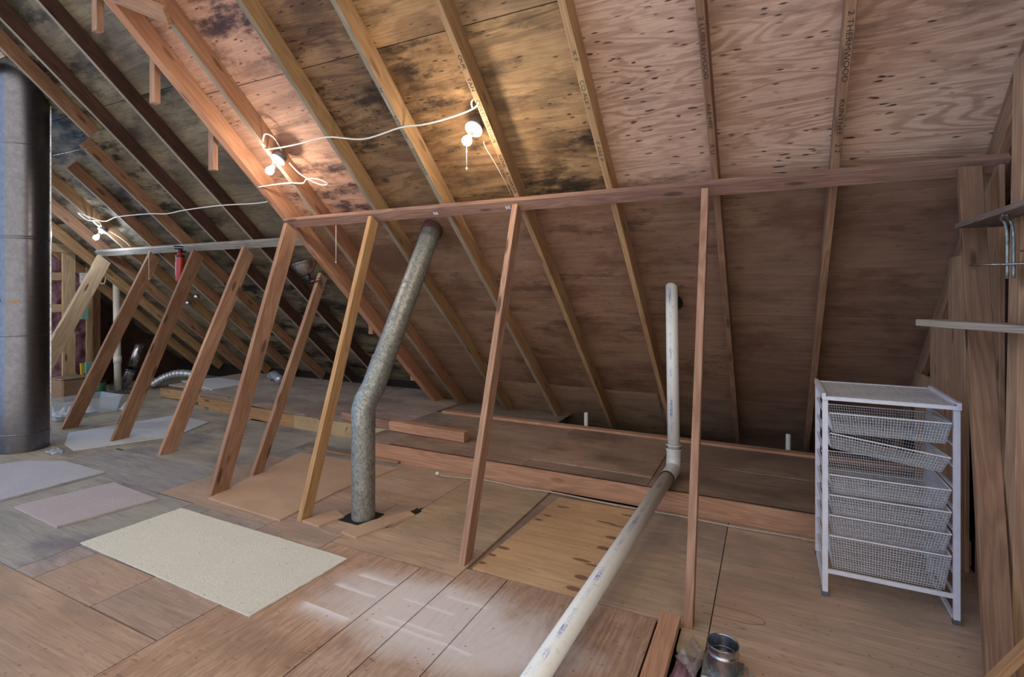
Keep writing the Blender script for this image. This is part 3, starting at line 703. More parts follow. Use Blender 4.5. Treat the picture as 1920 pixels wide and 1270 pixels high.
crinkle('foil_scrap', [(-6.75, 2.0), (-6.22, 1.92), (-6.28, 2.16), (-6.66, 2.12)], .001, foil, 'crinkled silver foil at the foot of the flue, left side', 'foil', .02, 30)
crinkle('foil_scrap', [(-6.18, 2.44), (-5.90, 2.38), (-5.90, 2.50), (-6.14, 2.55)], .003, foil, 'crinkled silver foil scrap right of the flue foot', 'foil', .012, 30)

# ================================================================== GALVANISED VENT PIPE
gx, gy, gr = -2.42, 2.66, .077
gv = empty('galvanised_vent_pipe', (gx, gy, 0), 'galvanised vent pipe rising from the floor, elbowing and slanting to the roof', 'vent pipe')
def jtube(name, pts, r, mat, parent, n=40, caps=False):
    bm = bmesh.new(); tube(bm, pts, r, n, 0, caps)
    return new_obj(name, bm, mat, parent, None, True)
top = Vector((-2.43, 3.46, 2.0)); el = Vector((gx, gy, .745)); e2 = Vector((-2.395, 2.73, .86)); e3 = Vector((-2.405, 2.84, 1.03))
jtube('lower_pipe', [(gx, gy, -.15), (gx, gy, .72)], gr, MAT['galv'], gv)
jtube('elbow', [(gx, gy, .60), (gx, gy, .72), (gx+.008, gy+.018, .78), e2, e3], gr+.0015, MAT['galv'], gv)
jtube('slanting_pipe', [e2, top, top+(top-e3).normalized()*.25], gr-.001, MAT['galv'], gv)
for p, q in (((gx, gy, .60), (gx, gy, .606)), ((gx, gy, .722), (gx+.002, gy+.002, .728)), (e2, e2+(top-e2).normalized()*.006), (e3, e3+(top-e3).normalized()*.006), (e3.lerp(top, .52), e3.lerp(top, .525))):
    jtube('pipe_seam', [p, q], gr+.004, MAT['galv'], gv)
dv = (top-e3).normalized()
o = jtube('roof_collar', [top-dv*.03, top+dv*.09], gr+.007, MAT['rafter_dark'], gv, caps=True); o['label'] = 'dark collar where the pipe meets the roof'
bm = bmesh.new(); bbox(bm, (-2.545, 2.555, .0), (-2.325, 2.76, .003)); tag(new_obj('floor_hole', bm, MAT['dark_fill']), 'dark cut-out in the floor round the galvanised pipe foot', 'hole', 'holes broken in the floor')  # dark plate on the floor, painting the darkness of the cut-out

# ================================================================== WHITE PVC DRAIN
pr = .046
a = Vector((-.80, 1.25, .058)); b = Vector((-.635, 3.86, .207)); c = Vector((-.62, 3.93, .235)); d = Vector((-.66, 4.02, 1.62))
pv = empty('white_drain_pipe', (-.62, 3.92, .14), 'white plastic drain pipe: standpipe at the ledge and long run to the front', 'pipe')
def axis_tube(name, p0, p1, r, mat, n=36):
    M = axis_m(p0, p1-p0, (0, 0, 1) if abs((p1-p0).normalized().z) < .9 else (0, -1, 0))
    bm = bmesh.new(); L = (p1-p0).length; tube(bm, [(0, 0, 0), (L, 0, 0)], r, n)
    return new_obj(name, bm, mat, pv, M, True)
axis_tube('drain_run', a, b, pr, MAT['pvc_run'])
axis_tube('standpipe', Vector((-.632, 3.955, .33)), d, .044, MAT['pvc_up'])
jtube('elbow', spline([a.lerp(b, .955), b, (-.633, 3.925, .215), (-.633, 3.952, .27), (-.632, 3.955, .35)], 5), pr+.005, MAT['pvc'], pv)
for p, q in (((-.632, 3.955, .335), (-.632, 3.955, .355)), (a.lerp(b, .95), a.lerp(b, .957)), ((-.632, 3.955, .375), (-.632, 3.955, .385))): jtube('coupling_rim', [p, q], pr+.009, MAT['pvc'], pv)
bm = bmesh.new()
yh = 4.02; Mh = axis_m(roofpt(-.655, yh+.03, ZR, DN-.003), XA, NR)
prof = []
R0 = [Mh @ Vector((.062*math.cos(t*2*math.pi/24), .085*math.sin(t*2*math.pi/24), 0)) for t in range(24)]
vs = [bm.verts.new(p) for p in R0]; bm.faces.new(vs); r = bmesh.ops.extrude_face_region(bm, geom=bm.faces[:]); bmesh.ops.translate(bm, verts=[v for v in r['geom'] if isinstance(v, bmesh.types.BMVert)], vec=-NR*.004)
bmesh.ops.recalc_face_normals(bm, faces=bm.faces[:])
o = new_obj('pipe_boot', bm, MAT['black'], pv); o['label'] = 'black gap and boot round the pipe at the roof'
for x, lab in ((-1.654, 'short white pipe stub behind the ledge, left of the standpipe'), (.141, 'short white pipe stub behind the ledge, near the wire drawers')):
    bm = bmesh.new(); lathe(bm, [(.0, .29), (.019, .285), (.02, .27), (.02, .0)], 20)
    tag(new_obj('pipe_stub', bm, MAT['pvc'], None, Matrix.Translation((x, 5.02, 0)), True), lab, 'pipe', 'white pipe stubs')

# ================================================================== BARE BULB LAMPS
def lamp(loc, axis, label, power, color):
    """porcelain keyless holder with bulb; axis points from the base to the bulb"""
    loc = Vector(loc); ax = Vector(axis).normalized()
    M = axis_m(loc, ax.orthogonal(), ax)
    root = D.objects.new('bare_bulb_lamp', None); C.objects.link(root); root.matrix_world = M; root.empty_display_size = .05
    tag(root, label, 'lamp', 'bare bulb lamps')
    bm = bmesh.new(); lathe(bm, [(0, .0), (.052, 0), (.056, .004), (.056, .012), (.048, .018), (.030, .024), (.024, .034), (.022, .046), (.016, .046), (.0, .04)], 36)
    new_obj('lamp_holder', bm, MAT['porcelain'], root, M.copy(), True)
    for sx in (-1, 1):
        bm = bmesh.new(); lathe(bm, [(0, .0185), (.004, .0185), (.004, .016)], 10, 0, Matrix.Translation((sx*.042, 0, .0025)))
        new_obj('screw', bm, MAT['black'], root, M.copy())
    bm = bmesh.new(); lathe(bm, [(.0, -.04), (.046, -.04), (.048, -.036), (.048, 0), (0, 0)], 8)
    new_obj('junction_box', bm, MAT['box_grey'], root, M.copy())
    bm = bmesh.new(); lathe(bm, [(.013, .040), (.013, .062), (.017, .068), (.017, .086)], 24)
    new_obj('bulb_base', bm, MAT['cable'], root, M.copy(), True)
    bm = bmesh.new(); lathe(bm, [(.014, .084), (.019, .094), (.027, .106), (.030, .118), (.028, .132), (.018, .144), (0, .149)], 28)
    bo = new_obj('bulb', bm, emis('lit_bulb', color+(1,), power/(math.pi*.0105)), root, M.copy(), True); bo['label'] = 'glowing bulb'
    return root
lamp((-1.61, 2.735, 2.495), (-.06, -.62, -.78), 'lit bare bulb in white holder with pull string, right of the other two', BULB*.8, (1, .84, .64))
lamp((-3.305, 2.725, 2.50), (-.16, -.5, -.80), 'lit bare bulb with looped white cable on the orange rafter', BULB*1.0, (1, .86, .72))
lamp((-7.345, 3.50, 2.26), (-.12, -.55, -.8), 'farthest lit bare bulb, bluish, above the grey plate', BULB*1.3, (.74, .86, 1))
def cable(name, pts, r, mat, label, cat='cable', k=6, parent=None, group=None):
    bm = bmesh.new(); tube(bm, spline(pts, k), r, 8)
    o = new_obj(name, bm, mat, parent, None, True)
    if parent is None: tag(o, label, cat, group)
    return o
def rp(x, y, dz=-.006, base=ZR): return (x, y, zr(y, base)+dz)
cable('lamp_cable', [(-1.60, 2.70, 2.60), (-1.585, 2.66, 2.63), rp(-1.52, 2.63, .03), rp(-1.555, 2.645, -.01), rp(-1.75, 2.665, -.018), rp(-1.95, 2.68, -.012), rp(-2.13, 2.68), rp(-2.45, 2.695, -.02), rp(-2.75, 2.662), rp(-3.05, 2.67, -.008), rp(-3.30, 2.672), rp(-3.385, 2.66), rp(-3.33, 2.62, .04), rp(-3.28, 2.66, .06), rp(-3.29, 2.74, .05)], .0055, MAT['cable'], 'white cable strung between the two nearer bare bulbs')
cable('lamp_cable', [rp(-3.28, 2.80, .03), rp(-3.235, 2.84, .0), rp(-3.17, 2.90, -.005), rp(-3.08, 2.935, -.012), rp(-3.02, 2.93, -.01), rp(-3.08, 2.90, -.006), rp(-3.19, 2.89, -.004), rp(-3.26, 2.91, -.008), rp(-3.38, 2.90), rp(-3.55, 2.885, -.02), rp(-3.76, 2.90)], .0055, MAT['cable'], 'white cable looping from the orange rafter lamp to the edge rafter')
cable('lamp_cable', [rp(-4.1, 3.35, -.0, ZL), rp(-4.32, 3.42, -.006, ZL), rp(-4.98, 3.405, -.008, ZL), rp(-5.57, 3.412, -.006, ZL), rp(-5.9, 3.415, -.02, ZL), rp(-6.206, 3.409, -.006, ZL), rp(-6.82, 3.402, -.006, ZL), rp(-7.15, 3.42, -.02, ZL), (-7.40, 3.36, 2.42), (-7.52, 3.32, 2.46), (-7.48, 3.40, 2.38), (-7.30, 3.42, 2.36), (-7.25, 3.44, 2.30), (-7.33, 3.46, 2.31)], .006, MAT['cable'], 'white cable crossing the left rafters to the farthest bulb')
cable('lamp_cable', [(-7.38, 3.44, 2.33), (-7.30, 3.55, 2.25), (-7.22, 3.66, 2.15), (-7.2, 3.73, 2.07)], .005, MAT['cable'], 'short white cable dropping from the farthest bulb to the plate')
bm = bmesh.new(); tube(bm, [(-1.665, 2.735, 2.45), (-1.665, 2.735, 2.39), (-1.665, 2.735, 2.26)], .0022, 6); tube(bm, [(-1.665, 2.735, 2.365), (-1.665, 2.735, 2.35)], .004, 8); tube(bm, [(-1.665, 2.735, 2.262), (-1.665, 2.735, 2.248)], .0045, 8)
tag(new_obj('pull_string', bm, MAT['cable'], None, None, True), 'white pull string hanging below the lamp at the split rafter', 'string', 'pull strings')
cable('hanging_string', [(-1.585, 2.80, 2.43), (-1.58, 2.83, 2.39), (-1.56, 2.9, 2.32), (-1.54, 3.0, 2.22), (-1.555, 3.13, 2.155)], .0022, MAT['cable'], 'thin cord curving from the right lamp down to the knee wall plate', 'string', group='pull strings')
for (x, y, z0, z1), lab in (((-3.204, 3.2, 1.75, 2.05), 'pull string hanging below the plate left of the golden-sided stud'), ((-6.60, 3.62, 1.66, 1.99), 'pale string hanging below the grey plate left of the extinguisher')):
    bm = bmesh.new(); tube(bm, [(x, y, z1), (x, y, z0)], .0025, 6); tube(bm, [(x, y, z0), (x, y, z0-.012)], .0045, 8)
    tag(new_obj('pull_string', bm, MAT['cable'], None, None, True), lab, 'string', 'pull strings')
# dusty cable along the curb
pts = [(-2.40, 3.52, .02), (-2.36, 3.52, .012), (-2.2, 3.56, .008), (-2.0, 3.60, .007), (-1.7, 3.585, .007), (-1.45, 3.60, .01), (-1.1, 3.58, .012), (-.85, 3.585, .008), (-.55, 3.60, .007), (-.25, 3.585, .008), (.1, 3.60, .007), (.5, 3.59, .007), (.95, 3.6, .007)]
cable('floor_cable', pts, .006, MAT['cable_dirty'], 'dusty white cable lying along the foot of the orange curb board')
cable('cable_end', [(-2.43, 3.515, .028), (-2.405, 3.52, .022)], .014, MAT['cable'], 'plug end of the dusty cable near the hardboard corner', 'plug')

# ================================================================== CLAMP LAMP
cx, cy, cz = -3.86, 3.50, 1.66
cl = empty('clamp_lamp', (cx, cy, cz), 'shiny metal reflector clamp lamp facing up on the short stud', 'clamp lamp')
Mx = Matrix.Translation((cx, cy, cz)) @ Matrix.Rotation(math.radians(-12), 4, 'Y') @ Matrix.Rotation(math.radians(8), 4, 'X')
bm = bmesh.new(); lathe(bm, [(.028, 0), (.045, .01), (.075, .04), (.1, .085), (.108, .115), (.114, .118), (.108, .119), (.098, .087), (.073, .044), (.044, .014), (.026, .004)], 40)
new_obj('reflector', bm, MAT['steel'], cl, Mx, True)
bm = bmesh.new(); lathe(bm, [(0, -.062), (.02, -.06), (.024, -.03), (.024, 0), (.0, .004)], 20); new_obj('socket', bm, MAT['black'], cl, Mx, True)
bm = bmesh.new(); tube(bm, spline([Mx @ Vector(p) for p in ((.0, 0, -.02), (.03, .03, -.05), (-.03, .03, -.04), (-.05, -.02, -.02), (0, -.04, -.03), (.04, -.02, -.06), (0, .03, -.07), (-.045, .01, -.045), (-.03, -.04, -.08))], 6), .0045, 6); new_obj('cord', bm, MAT['black'], cl, None, True)
bm = bmesh.new(); bbox(bm, (.03, -.012, -.075), (.06, .012, -.062)); o = new_obj('clamp_grip', bm, MAT['red'], cl, Mx); o['label'] = 'red grip'
bm = bmesh.new(); tube(bm, spline([Mx @ Vector(p) for p in ((.02, 0, -.05), (.07, 0, -.085), (.10, 0, -.08), (.135, 0, -.09))], 4), .006, 6); tube(bm, spline([Mx @ Vector(p) for p in ((.115, 0, -.06), (.145, 0, -.07), (.15, 0, -.11), (.125, 0, -.125), (.11, 0, -.1))], 4), .005, 6)
new_obj('clamp', bm, MAT['black'], cl, None, True)

# ================================================================== FIRE EXTINGUISHER
ex = empty('fire_extinguisher', (-6.13, 3.70, 1.62), 'small red fire extinguisher with white label hanging from the grey plate', 'fire extinguisher')
Me = Matrix.Translation((-6.13, 3.70, 1.62))
bm = bmesh.new(); lathe(bm, [(0, 0), (.04, 0), (.045, .01), (.045, .28), (.038, .31), (.02, .33), (.02, .345), (0, .345)], 28); new_obj('cylinder', bm, MAT['red'], ex, Me, True)
bm = bmesh.new()
R = [[Vector((.0458*math.cos(math.pi*1.18+.9*k/8), .0458*math.sin(math.pi*1.18+.9*k/8), z)) for k in range(9)] for z in (.07, .23)]
ring_loft(bm, R, 0, False, False); new_obj('label_sheet', bm, MAT['label_white'], ex, Me)
bm = bmesh.new(); lathe(bm, [(.022, .335), (.026, .345), (.026, .375), (.012, .385), (0, .387)], 16); bbox(bm, (-.012, -.07, .375), (.012, .03, .385)); bbox(bm, (-.010, -.075, .40), (.010, .03, .412)); new_obj('valve', bm, MAT['black'], ex, Me)
bm = bmesh.new(); lathe(bm, [(.046, .285), (.049, .288), (.049, .300), (.046, .303)], 24); bbox(bm, (-.01, .0, .34), (.01, .06, .36)); new_obj('bracket_band', bm, MAT['black'], ex, Me)

# ================================================================== WIRE DRAWER TOWER
DX0, DX1, DY0, DY1, DZ = .245, .755, 2.985, 3.445, .99
dw = empty('wire_drawer_tower', (.5, 3.2, 0), 'white metal wire basket drawer tower standing on the plywood', 'drawer unit')
def bars(name, L, mat, label=None):
    bm = bmesh.new()
    for a_, b_ in L: bbox(bm, a_, b_, 0)
    o = new_obj(name, bm, mat, dw)
    if label: o['label'] = label
for x in (DX0, DX1):
    bars('side_frame', [((x-.012, DY0, .0), (x+.012, DY0+.016, DZ)), ((x-.012, DY1-.016, 0.0), (x+.012, DY1, DZ)), ((x-.008, DY0, .005), (x+.008, DY1, .02)), ((x-.008, DY0, DZ-.02), (x+.008, DY1, DZ))]
         + [((x-.006, DY0+.01, z-.004), (x+.006, DY1-.01, z+.004)) for z in [.12+.097*i for i in range(9)]], MAT['white_frame'])
bars('crossbar', [((DX0, DY0+.002, .115), (DX1, DY0+.012, .135))], MAT['white_frame'])
bars('crossbar', [((DX0, DY1-.012, .115), (DX1, DY1-.002, .135))], MAT['white_frame'])
for x in (DX0, DX1):
    for y in (DY0, DY1-.016):
        bm = bmesh.new(); bbox(bm, (x-.015, y-.002, 0), (x+.015, y+.018, .022)); new_obj('foot_cap', bm, MAT['box_grey'], dw)
# top: ribbed shelf with raised rims
bm = bmesh.new()
bbox(bm, (DX0-.005, DY0-.005, DZ-.012), (DX1+.005, DY1+.005, DZ-.004))
for i in range(44):
    x = DX0+.01+(DX1-DX0-.02)*i/43; bbox(bm, (x-.0025, DY0, DZ-.004), (x+.0025, DY1, DZ-.001))
new_obj('top_shelf', bm, MAT['mat_top'], dw)
bars('top_rim', [((DX0-.014, DY0-.012, DZ-.02), (DX0+.002, DY1+.012, DZ+.012)), ((DX1-.002, DY0-.012, DZ-.02), (DX1+.014, DY1+.012, DZ+.012)), ((DX0, DY0-.014, DZ-.02), (DX1, DY0-.002, DZ-.002)), ((DX0, DY1+.002, DZ-.02), (DX1, DY1+.014, DZ+.002))], MAT['white_frame'])
def basket(z, dep, tilt=0, dy=0, taper=.035, lift=0):
    x0, x1, y0, y1 = DX0+.018, DX1-.018, DY0+.008+dy, DY1-.008+dy
    bm = bmesh.new(); S = .0012
    def w(p, q, r=S, n=3): tube(bm, [p, q], r, n, caps=False)
    def rim(t):  # rectangle at fraction t down the side
        k = taper*t; return x0+k*.5, x1-k*.5, y0+k, y1-k, z-dep*t
    def rect(t, r):
        a0, a1, b0, b1, zz = rim(t)
        for p, q in (((a0, b0, zz), (a1, b0, zz)), ((a1, b0, zz), (a1, b1, zz)), ((a1, b1, zz), (a0, b1, zz)), ((a0, b1, zz), (a0, b0, zz))): w(p, q, r, 5 if r > .002 else 3)
    rect(0, .0035)
    nz_ = max(3, int(dep/.013))
    for i in range(1, nz_+1): rect(i/nz_, S*1.1)
    nx, ny = 40, 34
    A, B = rim(0), rim(1)
    for i in range(nx+1):
        t = i/nx; xa = A[0]+(A[1]-A[0])*t; xb = B[0]+(B[1]-B[0])*t
        w((xa, A[2], A[4]), (xb, B[2], B[4])); w((xb, B[2], B[4]), (xb, B[3], B[4])); w((xb, B[3], B[4]), (xa, A[3], A[4]))
    for i in range(ny+1):
        t = i/ny; ya = A[2]+(A[3]-A[2])*t; yb = B[2]+(B[3]-B[2])*t
        w((A[0], ya, A[4]), (B[0], yb, B[4])); w((A[1], ya, A[4]), (B[1], yb, B[4]))
        if i % 2 == 0: w((B[0], yb, B[4]), (B[1], yb, B[4]))
    if tilt:
        M = Matrix.Translation((.5, y0, z)) @ tilt @ Matrix.Translation((-.5, -y0, -z)); bmesh.ops.transform(bm, matrix=M, verts=bm.verts[:])
    return new_obj('wire_basket', bm, MAT['white_wire'], dw)
basket(.905, .095, Matrix.Rotation(math.radians(-5), 4, 'X'), -.01)
basket(.775, .075, Matrix.Rotation(math.radians(7), 4, 'Y') @ Matrix.Rotation(math.radians(-4), 4, 'X'))
basket(.600, .095); basket(.500, .10); basket(.400, .10); basket(.300, .17)

# ================================================================== RIGHT GABLE FRAMING
def gboard(x, ya, yb, z0, z1, mat, label, th=.02, wood='wall_board', cat='board', lean=0):
    """board flat against the right gable, its broad face to the room"""
    o = beam(wood, (x, (ya+yb)/2, z0), (x+lean, (ya+yb)/2, z1), abs(yb-ya), th, mat, up=(1, 0, 0))
    return tag(o, label, cat)
gboard(.955, 4.70, 4.28, 0, .93, MAT['board_tan'], 'shortest board of the stepped group against the right gable')
gboard(.950, 4.27, 3.86, 0, 1.30, MAT['board_tan'], 'middle board of the stepped group against the right gable')
gboard(.945, 3.86, 3.57, 0, 1.70, MAT['board_tan'], 'tallest board of the stepped group, just left of the leaning stud')
bb = gboard(.945, 3.42, 3.10, 0, 2.08, MAT['board_tan'], 'wide wall board with an orange paint mark behind the leaning stud')
bm = bmesh.new()
for k in range(1): 
    P = [(3.39+.0*math.cos(t), 0) for t in ()]
R0 = [Vector((.934, 3.355+.035*math.cos(t*2*math.pi/16)*(1+.2*math.sin(3*t)), 2.0+.045*math.sin(t*2*math.pi/16))) for t in range(16)]
vs = [bm.verts.new(p) for p in R0]; bm.faces.new(vs); r = bmesh.ops.extrude_face_region(bm, geom=bm.faces[:]); bmesh.ops.translate(bm, verts=[v for v in r['geom'] if isinstance(v, bmesh.types.BMVert)], vec=(.002, 0, 0))
bmesh.ops.recalc_face_normals(bm, faces=bm.faces[:])
o = new_obj('paint_mark', bm, MAT['orange_mark'], bb); o['label'] = 'orange paint blotch'
# gable rafter along the wall
o = rafter(.945, 5.5, .6, ZR, MAT['rafter_red'], 'gable rafter flat against the right gable wall', w=.038, group='rafters of the lower roof slope')
# big post
o = beam('gable_post', (.835, 2.64, 0), (.875, 2.64, 2.40), .045, .10, MAT['board_tan'], up=(0, 1, 0)); tag(o, 'wide upright post at the right edge rising to the rafters', 'post')
o = beam('gable_post', (1.07, 3.0, 0), (1.07, 3.0, 2.1), .04, .09, MAT['rafter_dark'], up=(1, 0, 0)); tag(o, 'dark upright post in the gap between wall board and wide post', 'post')
tag(beam('wall_shelf', (.845, 2.98, 1.795), (.86, .9, 1.795), .20, .022, MAT['shelf'], up=(0, 0, 1)), 'upper grey-brown wall shelf seen from below at the right edge', 'shelf')
tag(beam('wall_shelf', (.635, 2.86, 1.366), (1.08, 1.95, 1.372), .14, .028, MAT['board_grey'], up=(0, 0, 1)), 'lower thin grey wooden shelf crossing the leaning stud', 'shelf')
# bent conduit pair and wires on the right
bm = bmesh.new()
for dx in (0, .018): tube(bm, spline([(.80+dx, 2.58, 1.55), (.80+dx, 2.58, 1.70), (.795+dx, 2.58, 1.755), (.78+dx, 2.57, 1.775), (.765+dx*.5, 2.5, 1.782)], 5), .0055, 10)
tag(new_obj('bent_conduit', bm, MAT['galv'], None, None, True), 'grey bent conduit pair under the upper wall shelf', 'conduit')
tag(new_obj('shelf_wire', (lambda b_: (tube(b_, [(.70, 2.62, 1.604), (1.05, 2.45, 1.604)], .004, 6), b_)[1])(bmesh.new()), MAT['steel'], None), 'lower thin metal wire crossing in front of the conduit', 'wire', 'thin wires at the right edge')
tag(new_obj('shelf_wire', (lambda b_: (tube(b_, [(.83, 2.56, 1.652), (1.05, 2.45, 1.640)], .003, 6), b_)[1])(bmesh.new()), MAT['steel'], None), 'upper thin metal wire crossing in front of the conduit', 'wire', 'thin wires at the right edge')
tag(beam('wood_stick', (.50, 1.86, .36), (.70, 1.88, .66), .03, .022, MAT['stud_gold'], up=(0, 0, 1)), 'slanting light wood stick at the bottom right corner', 'stick')

# ================================================================== FLOOR COLLAR (duct boot)
# (box sits in the opening beside the loose board)
rg = empty('duct_boot', (-.165, 2.20, 0), 'short round metal duct boot on a box, bagged in plastic at the front', 'duct boot')
Mr = Matrix.Translation((-.165, 2.20, 0))
bm = bmesh.new(); lathe(bm, [(.0575, .015), (.0575, .075), (.0605, .08), (.0605, .088), (.0575, .092), (.0575, .118), (.060, .121), (.0565, .122), (.055, .118), (.055, .03), (.050, .02)], 40)
new_obj('round_collar', bm, MAT['steel'], rg, Mr, True)
bm = bmesh.new(); bbox(bm, (-.075, -.075, -.12), (.075, .075, .018), bev=.004); new_obj('metal_box', bm, MAT['galv'], rg, Mr)
bm = bmesh.new(); lathe(bm, [(.0, .03), (.054, .03)], 30); lathe(bm, [(.054, .05), (.050, .053), (.054, .056)], 30); lathe(bm, [(.054, .07), (.050, .073), (.054, .076)], 30); new_obj('damper', bm, MAT['flue'], rg, Mr, True)
crinkle('plastic_bag', [(-.35, 2.22), (-.25, 2.12), (-.245, 2.27), (-.30, 2.38)], .0, MAT['bag'], 'crumpled translucent plastic left of the metal duct boot', 'plastic bag', .03, 14)
crinkle('plastic_bag', [(-.07, 2.06), (.05, 2.0), (.0, 2.2), (-.07, 2.28)], .0, MAT['bag'], 'crumpled translucent plastic right of the metal duct boot', 'plastic bag', .03, 14)
bm = bmesh.new(); bmesh.ops.create_icosphere(bm, subdivisions=4, radius=1)
for v in bm.verts:
    n_ = noise.noise(v.co*3)*.35+noise.noise(v.co*9)*.15; v.co = Vector((v.co.x*.055*(1+n_), v.co.y*.30*(1+n_), v.co.z*.05*(1+n_)))
tag(new_obj('insulation_tuft', bm, MAT['insul'], None, Matrix.Translation((-.305, 2.02, -.045)), True), 'pink insulation showing in the gap beside the loose board', 'insulation', kind=None)

# small thin wire loop on the floor and pencil-like loop
bm = bmesh.new(); L = []
for k in range(40):
    t = math.pi*(-.5)+math.pi*k/39; L.append((-.12+.10*math.cos(t), 2.62+.045*math.sin(t), .002))
L = [(-.28, 2.575, .002)]+L+[(-.28, 2.665, .002)]
tube(bm, L, .0014, 5)
tag(new_obj('thin_wire', bm, MAT['board_tan'], None, None, True), 'thin tan wire loop lying on the plywood beside the tall thin stud', 'wire')

# ================================================================== FAR LEFT END
FXX = -9.0
def fbox(name, a_, b_, mat, label, cat, group=None, parent=None):
    cxx = [(p+q)/2 for p, q in zip(a_, b_)]; h = [abs(q-p)/2 for p, q in zip(a_, b_)]
    bm = bmesh.new(); bbox(bm, [-k for k in h], h, bev=min(h)*.12)
    o = new_obj(name, bm, mat, parent, Matrix.Translation(cxx))
    if parent is None: tag(o, label, cat, group)
    return o
def post(y, z1, w, mat, label, x=FXX): return tag(beam('gable_stud', (x, y, 0), (x, y, z1), w, .04, mat, up=(1, 0, 0)), label, 'stud', 'far gable studs')
post(3.86, 2.06, .15, MAT['stud_pale'], 'wide pale stud of the far gable right beside the flue')
post(4.20, 1.90, .07, MAT['stud_pale'], 'thin pale stud of the far gable behind the outlet boxes', x=-9.2)
post(4.34, 1.55, .10, MAT['stud_brown'], 'darker far gable stud beside the yellow stick', x=-9.3)
tag(beam('gable_plate', (FXX+.03, 3.5, 2.14), (FXX+.03, 4.75, 2.02), .04, .12, MAT['stud_pale'], up=(0, 0, 1)), 'pale horizontal plank on the far gable above its studs', 'wall plate')
for z in (1.72, 1.27, .80, .2):
    tag(beam('gable_block', (FXX-.02, 3.45, z), (FXX-.02, 3.785, z), .03, .11, MAT['stud_pale'], up=(0, 0, 1)), 'short pale block between flue and far gable stud, %s' % {1.72: 'topmost', 1.27: 'second from top', .80: 'third from top', .2: 'lowest'}[z], 'wood block', 'blocks in the far gable')
bm = bmesh.new(); bmesh.ops.create_grid(bm, x_segments=24, y_segments=50, size=.5)
for v in bm.verts:
    p = v.co.copy(); v.co = Vector((noise.noise(p*14)*.06+noise.noise(p*4)*.05, p.x*1.0, p.y*2.0))
o = new_obj('insulation_batt', bm, MAT['insul'], None, Matrix.Translation((-9.35, 3.75, 1.05)), True); o.modifiers.new('t', 'SOLIDIFY').thickness = .05
tag(o, 'purple-pink insulation batt between the far gable studs', 'insulation')
for (y, z, m), lab in (((4.06, 1.70, 'label_white'), 'white outlet box on the far gable, upper'), ((4.06, 1.18, 'teal'), 'teal outlet box on the far gable, middle'), ((4.12, .38, 'teal'), 'pale green outlet box on the far gable, lowest')):
    fbox('outlet_box', (-9.06, y-.045, z-.08), (-9.0, y+.045, z+.08), MAT[m], lab, 'outlet box', 'outlet boxes on the far gable')
bm = bmesh.new()
for k in range(5):
    q_ = k*.9; tube(bm, spline([(-8.9+.05*math.sin(q_), 4.30+.04*k, 1.60), (-8.85, 4.32+.05*k, 1.76+.03*math.sin(q_)), (-8.85, 4.48+.03*k, 1.80), (-8.85, 4.58, 1.70+.03*k), (-8.85, 4.50-.02*k, 1.60), (-8.85, 4.36, 1.62)], 5), .009, 6)
tag(new_obj('cable_coil', bm, MAT['black'], None, None, True), 'tangled coil of dark cable hanging on the far gable', 'cable')
cable('far_cable', [(-9.0, 4.18, 1.70), (-8.9, 4.25, 1.62), (-8.9, 4.3, 1.78), (-8.9, 4.42, 1.88), (-8.9, 4.56, 1.84)], .007, MAT['cable'], 'white cable arching from the upper outlet box at the far gable')
# thin white vent pipe, small shiny duct, flexible hoses
vp = empty('thin_vent_pipe', (-8.58, 4.30, 0), 'thin white vertical vent pipe at the far left end', 'pipe')
jtube('vent_tube', [(-8.60, 4.29, 0), (-8.72, 4.33, 1.72)], .045, MAT['pvc'], vp, 24, True)
jtube('vent_joint', [(-8.632, 4.302, .45), (-8.64, 4.304, .55)], .052, MAT['pvc'], vp, 24, True)
sd = empty('shiny_duct_elbow', (-8.8, 4.45, 0), 'small shiny metal duct elbow leaning beside the thin white pipe', 'duct')
jtube('lower_elbow', spline([(-9.0, 4.44, .05), (-8.86, 4.47, .08), (-8.78, 4.50, .17), (-8.74, 4.53, .30)], 5), .07, MAT['steel'], sd, 28, True)
jtube('upper_tube', [(-8.735, 4.535, .32), (-8.62, 4.60, .70)], .065, MAT['steel'], sd, 28, True)
jtube('duct_band', [(-8.742, 4.53, .29), (-8.733, 4.536, .33)], .074, MAT['flue'], sd, 28)
def flex(pts, r, label):
    P = spline(pts, 14); bm = bmesh.new(); tube(bm, P, [r*(1+.1*math.sin(i*1.9)) for i in range(len(P))], 18)
    return tag(new_obj('flexible_duct', bm, foil, None, None, True), label, 'duct', 'flexible ducts')
flex([(-8.6, 4.75, .05), (-8.5, 4.9, .16), (-8.3, 5.0, .22), (-8.05, 5.1, .2)], .06, 'white ribbed flexible duct lying at the far eave')
flex([(-6.9, 5.55, .20), (-6.7, 5.45, .24), (-6.45, 5.35, .20)], .06, 'second ribbed flexible duct at the eave, behind the farther studs')
slab('board_scrap', [(-8.0, 4.85), (-6.9, 4.6), (-6.9, 5.2), (-7.8, 5.3)], .14, .012, MAT['rug_white'], 'pale flat panel on the far ledge by the flexible duct', 'panel')
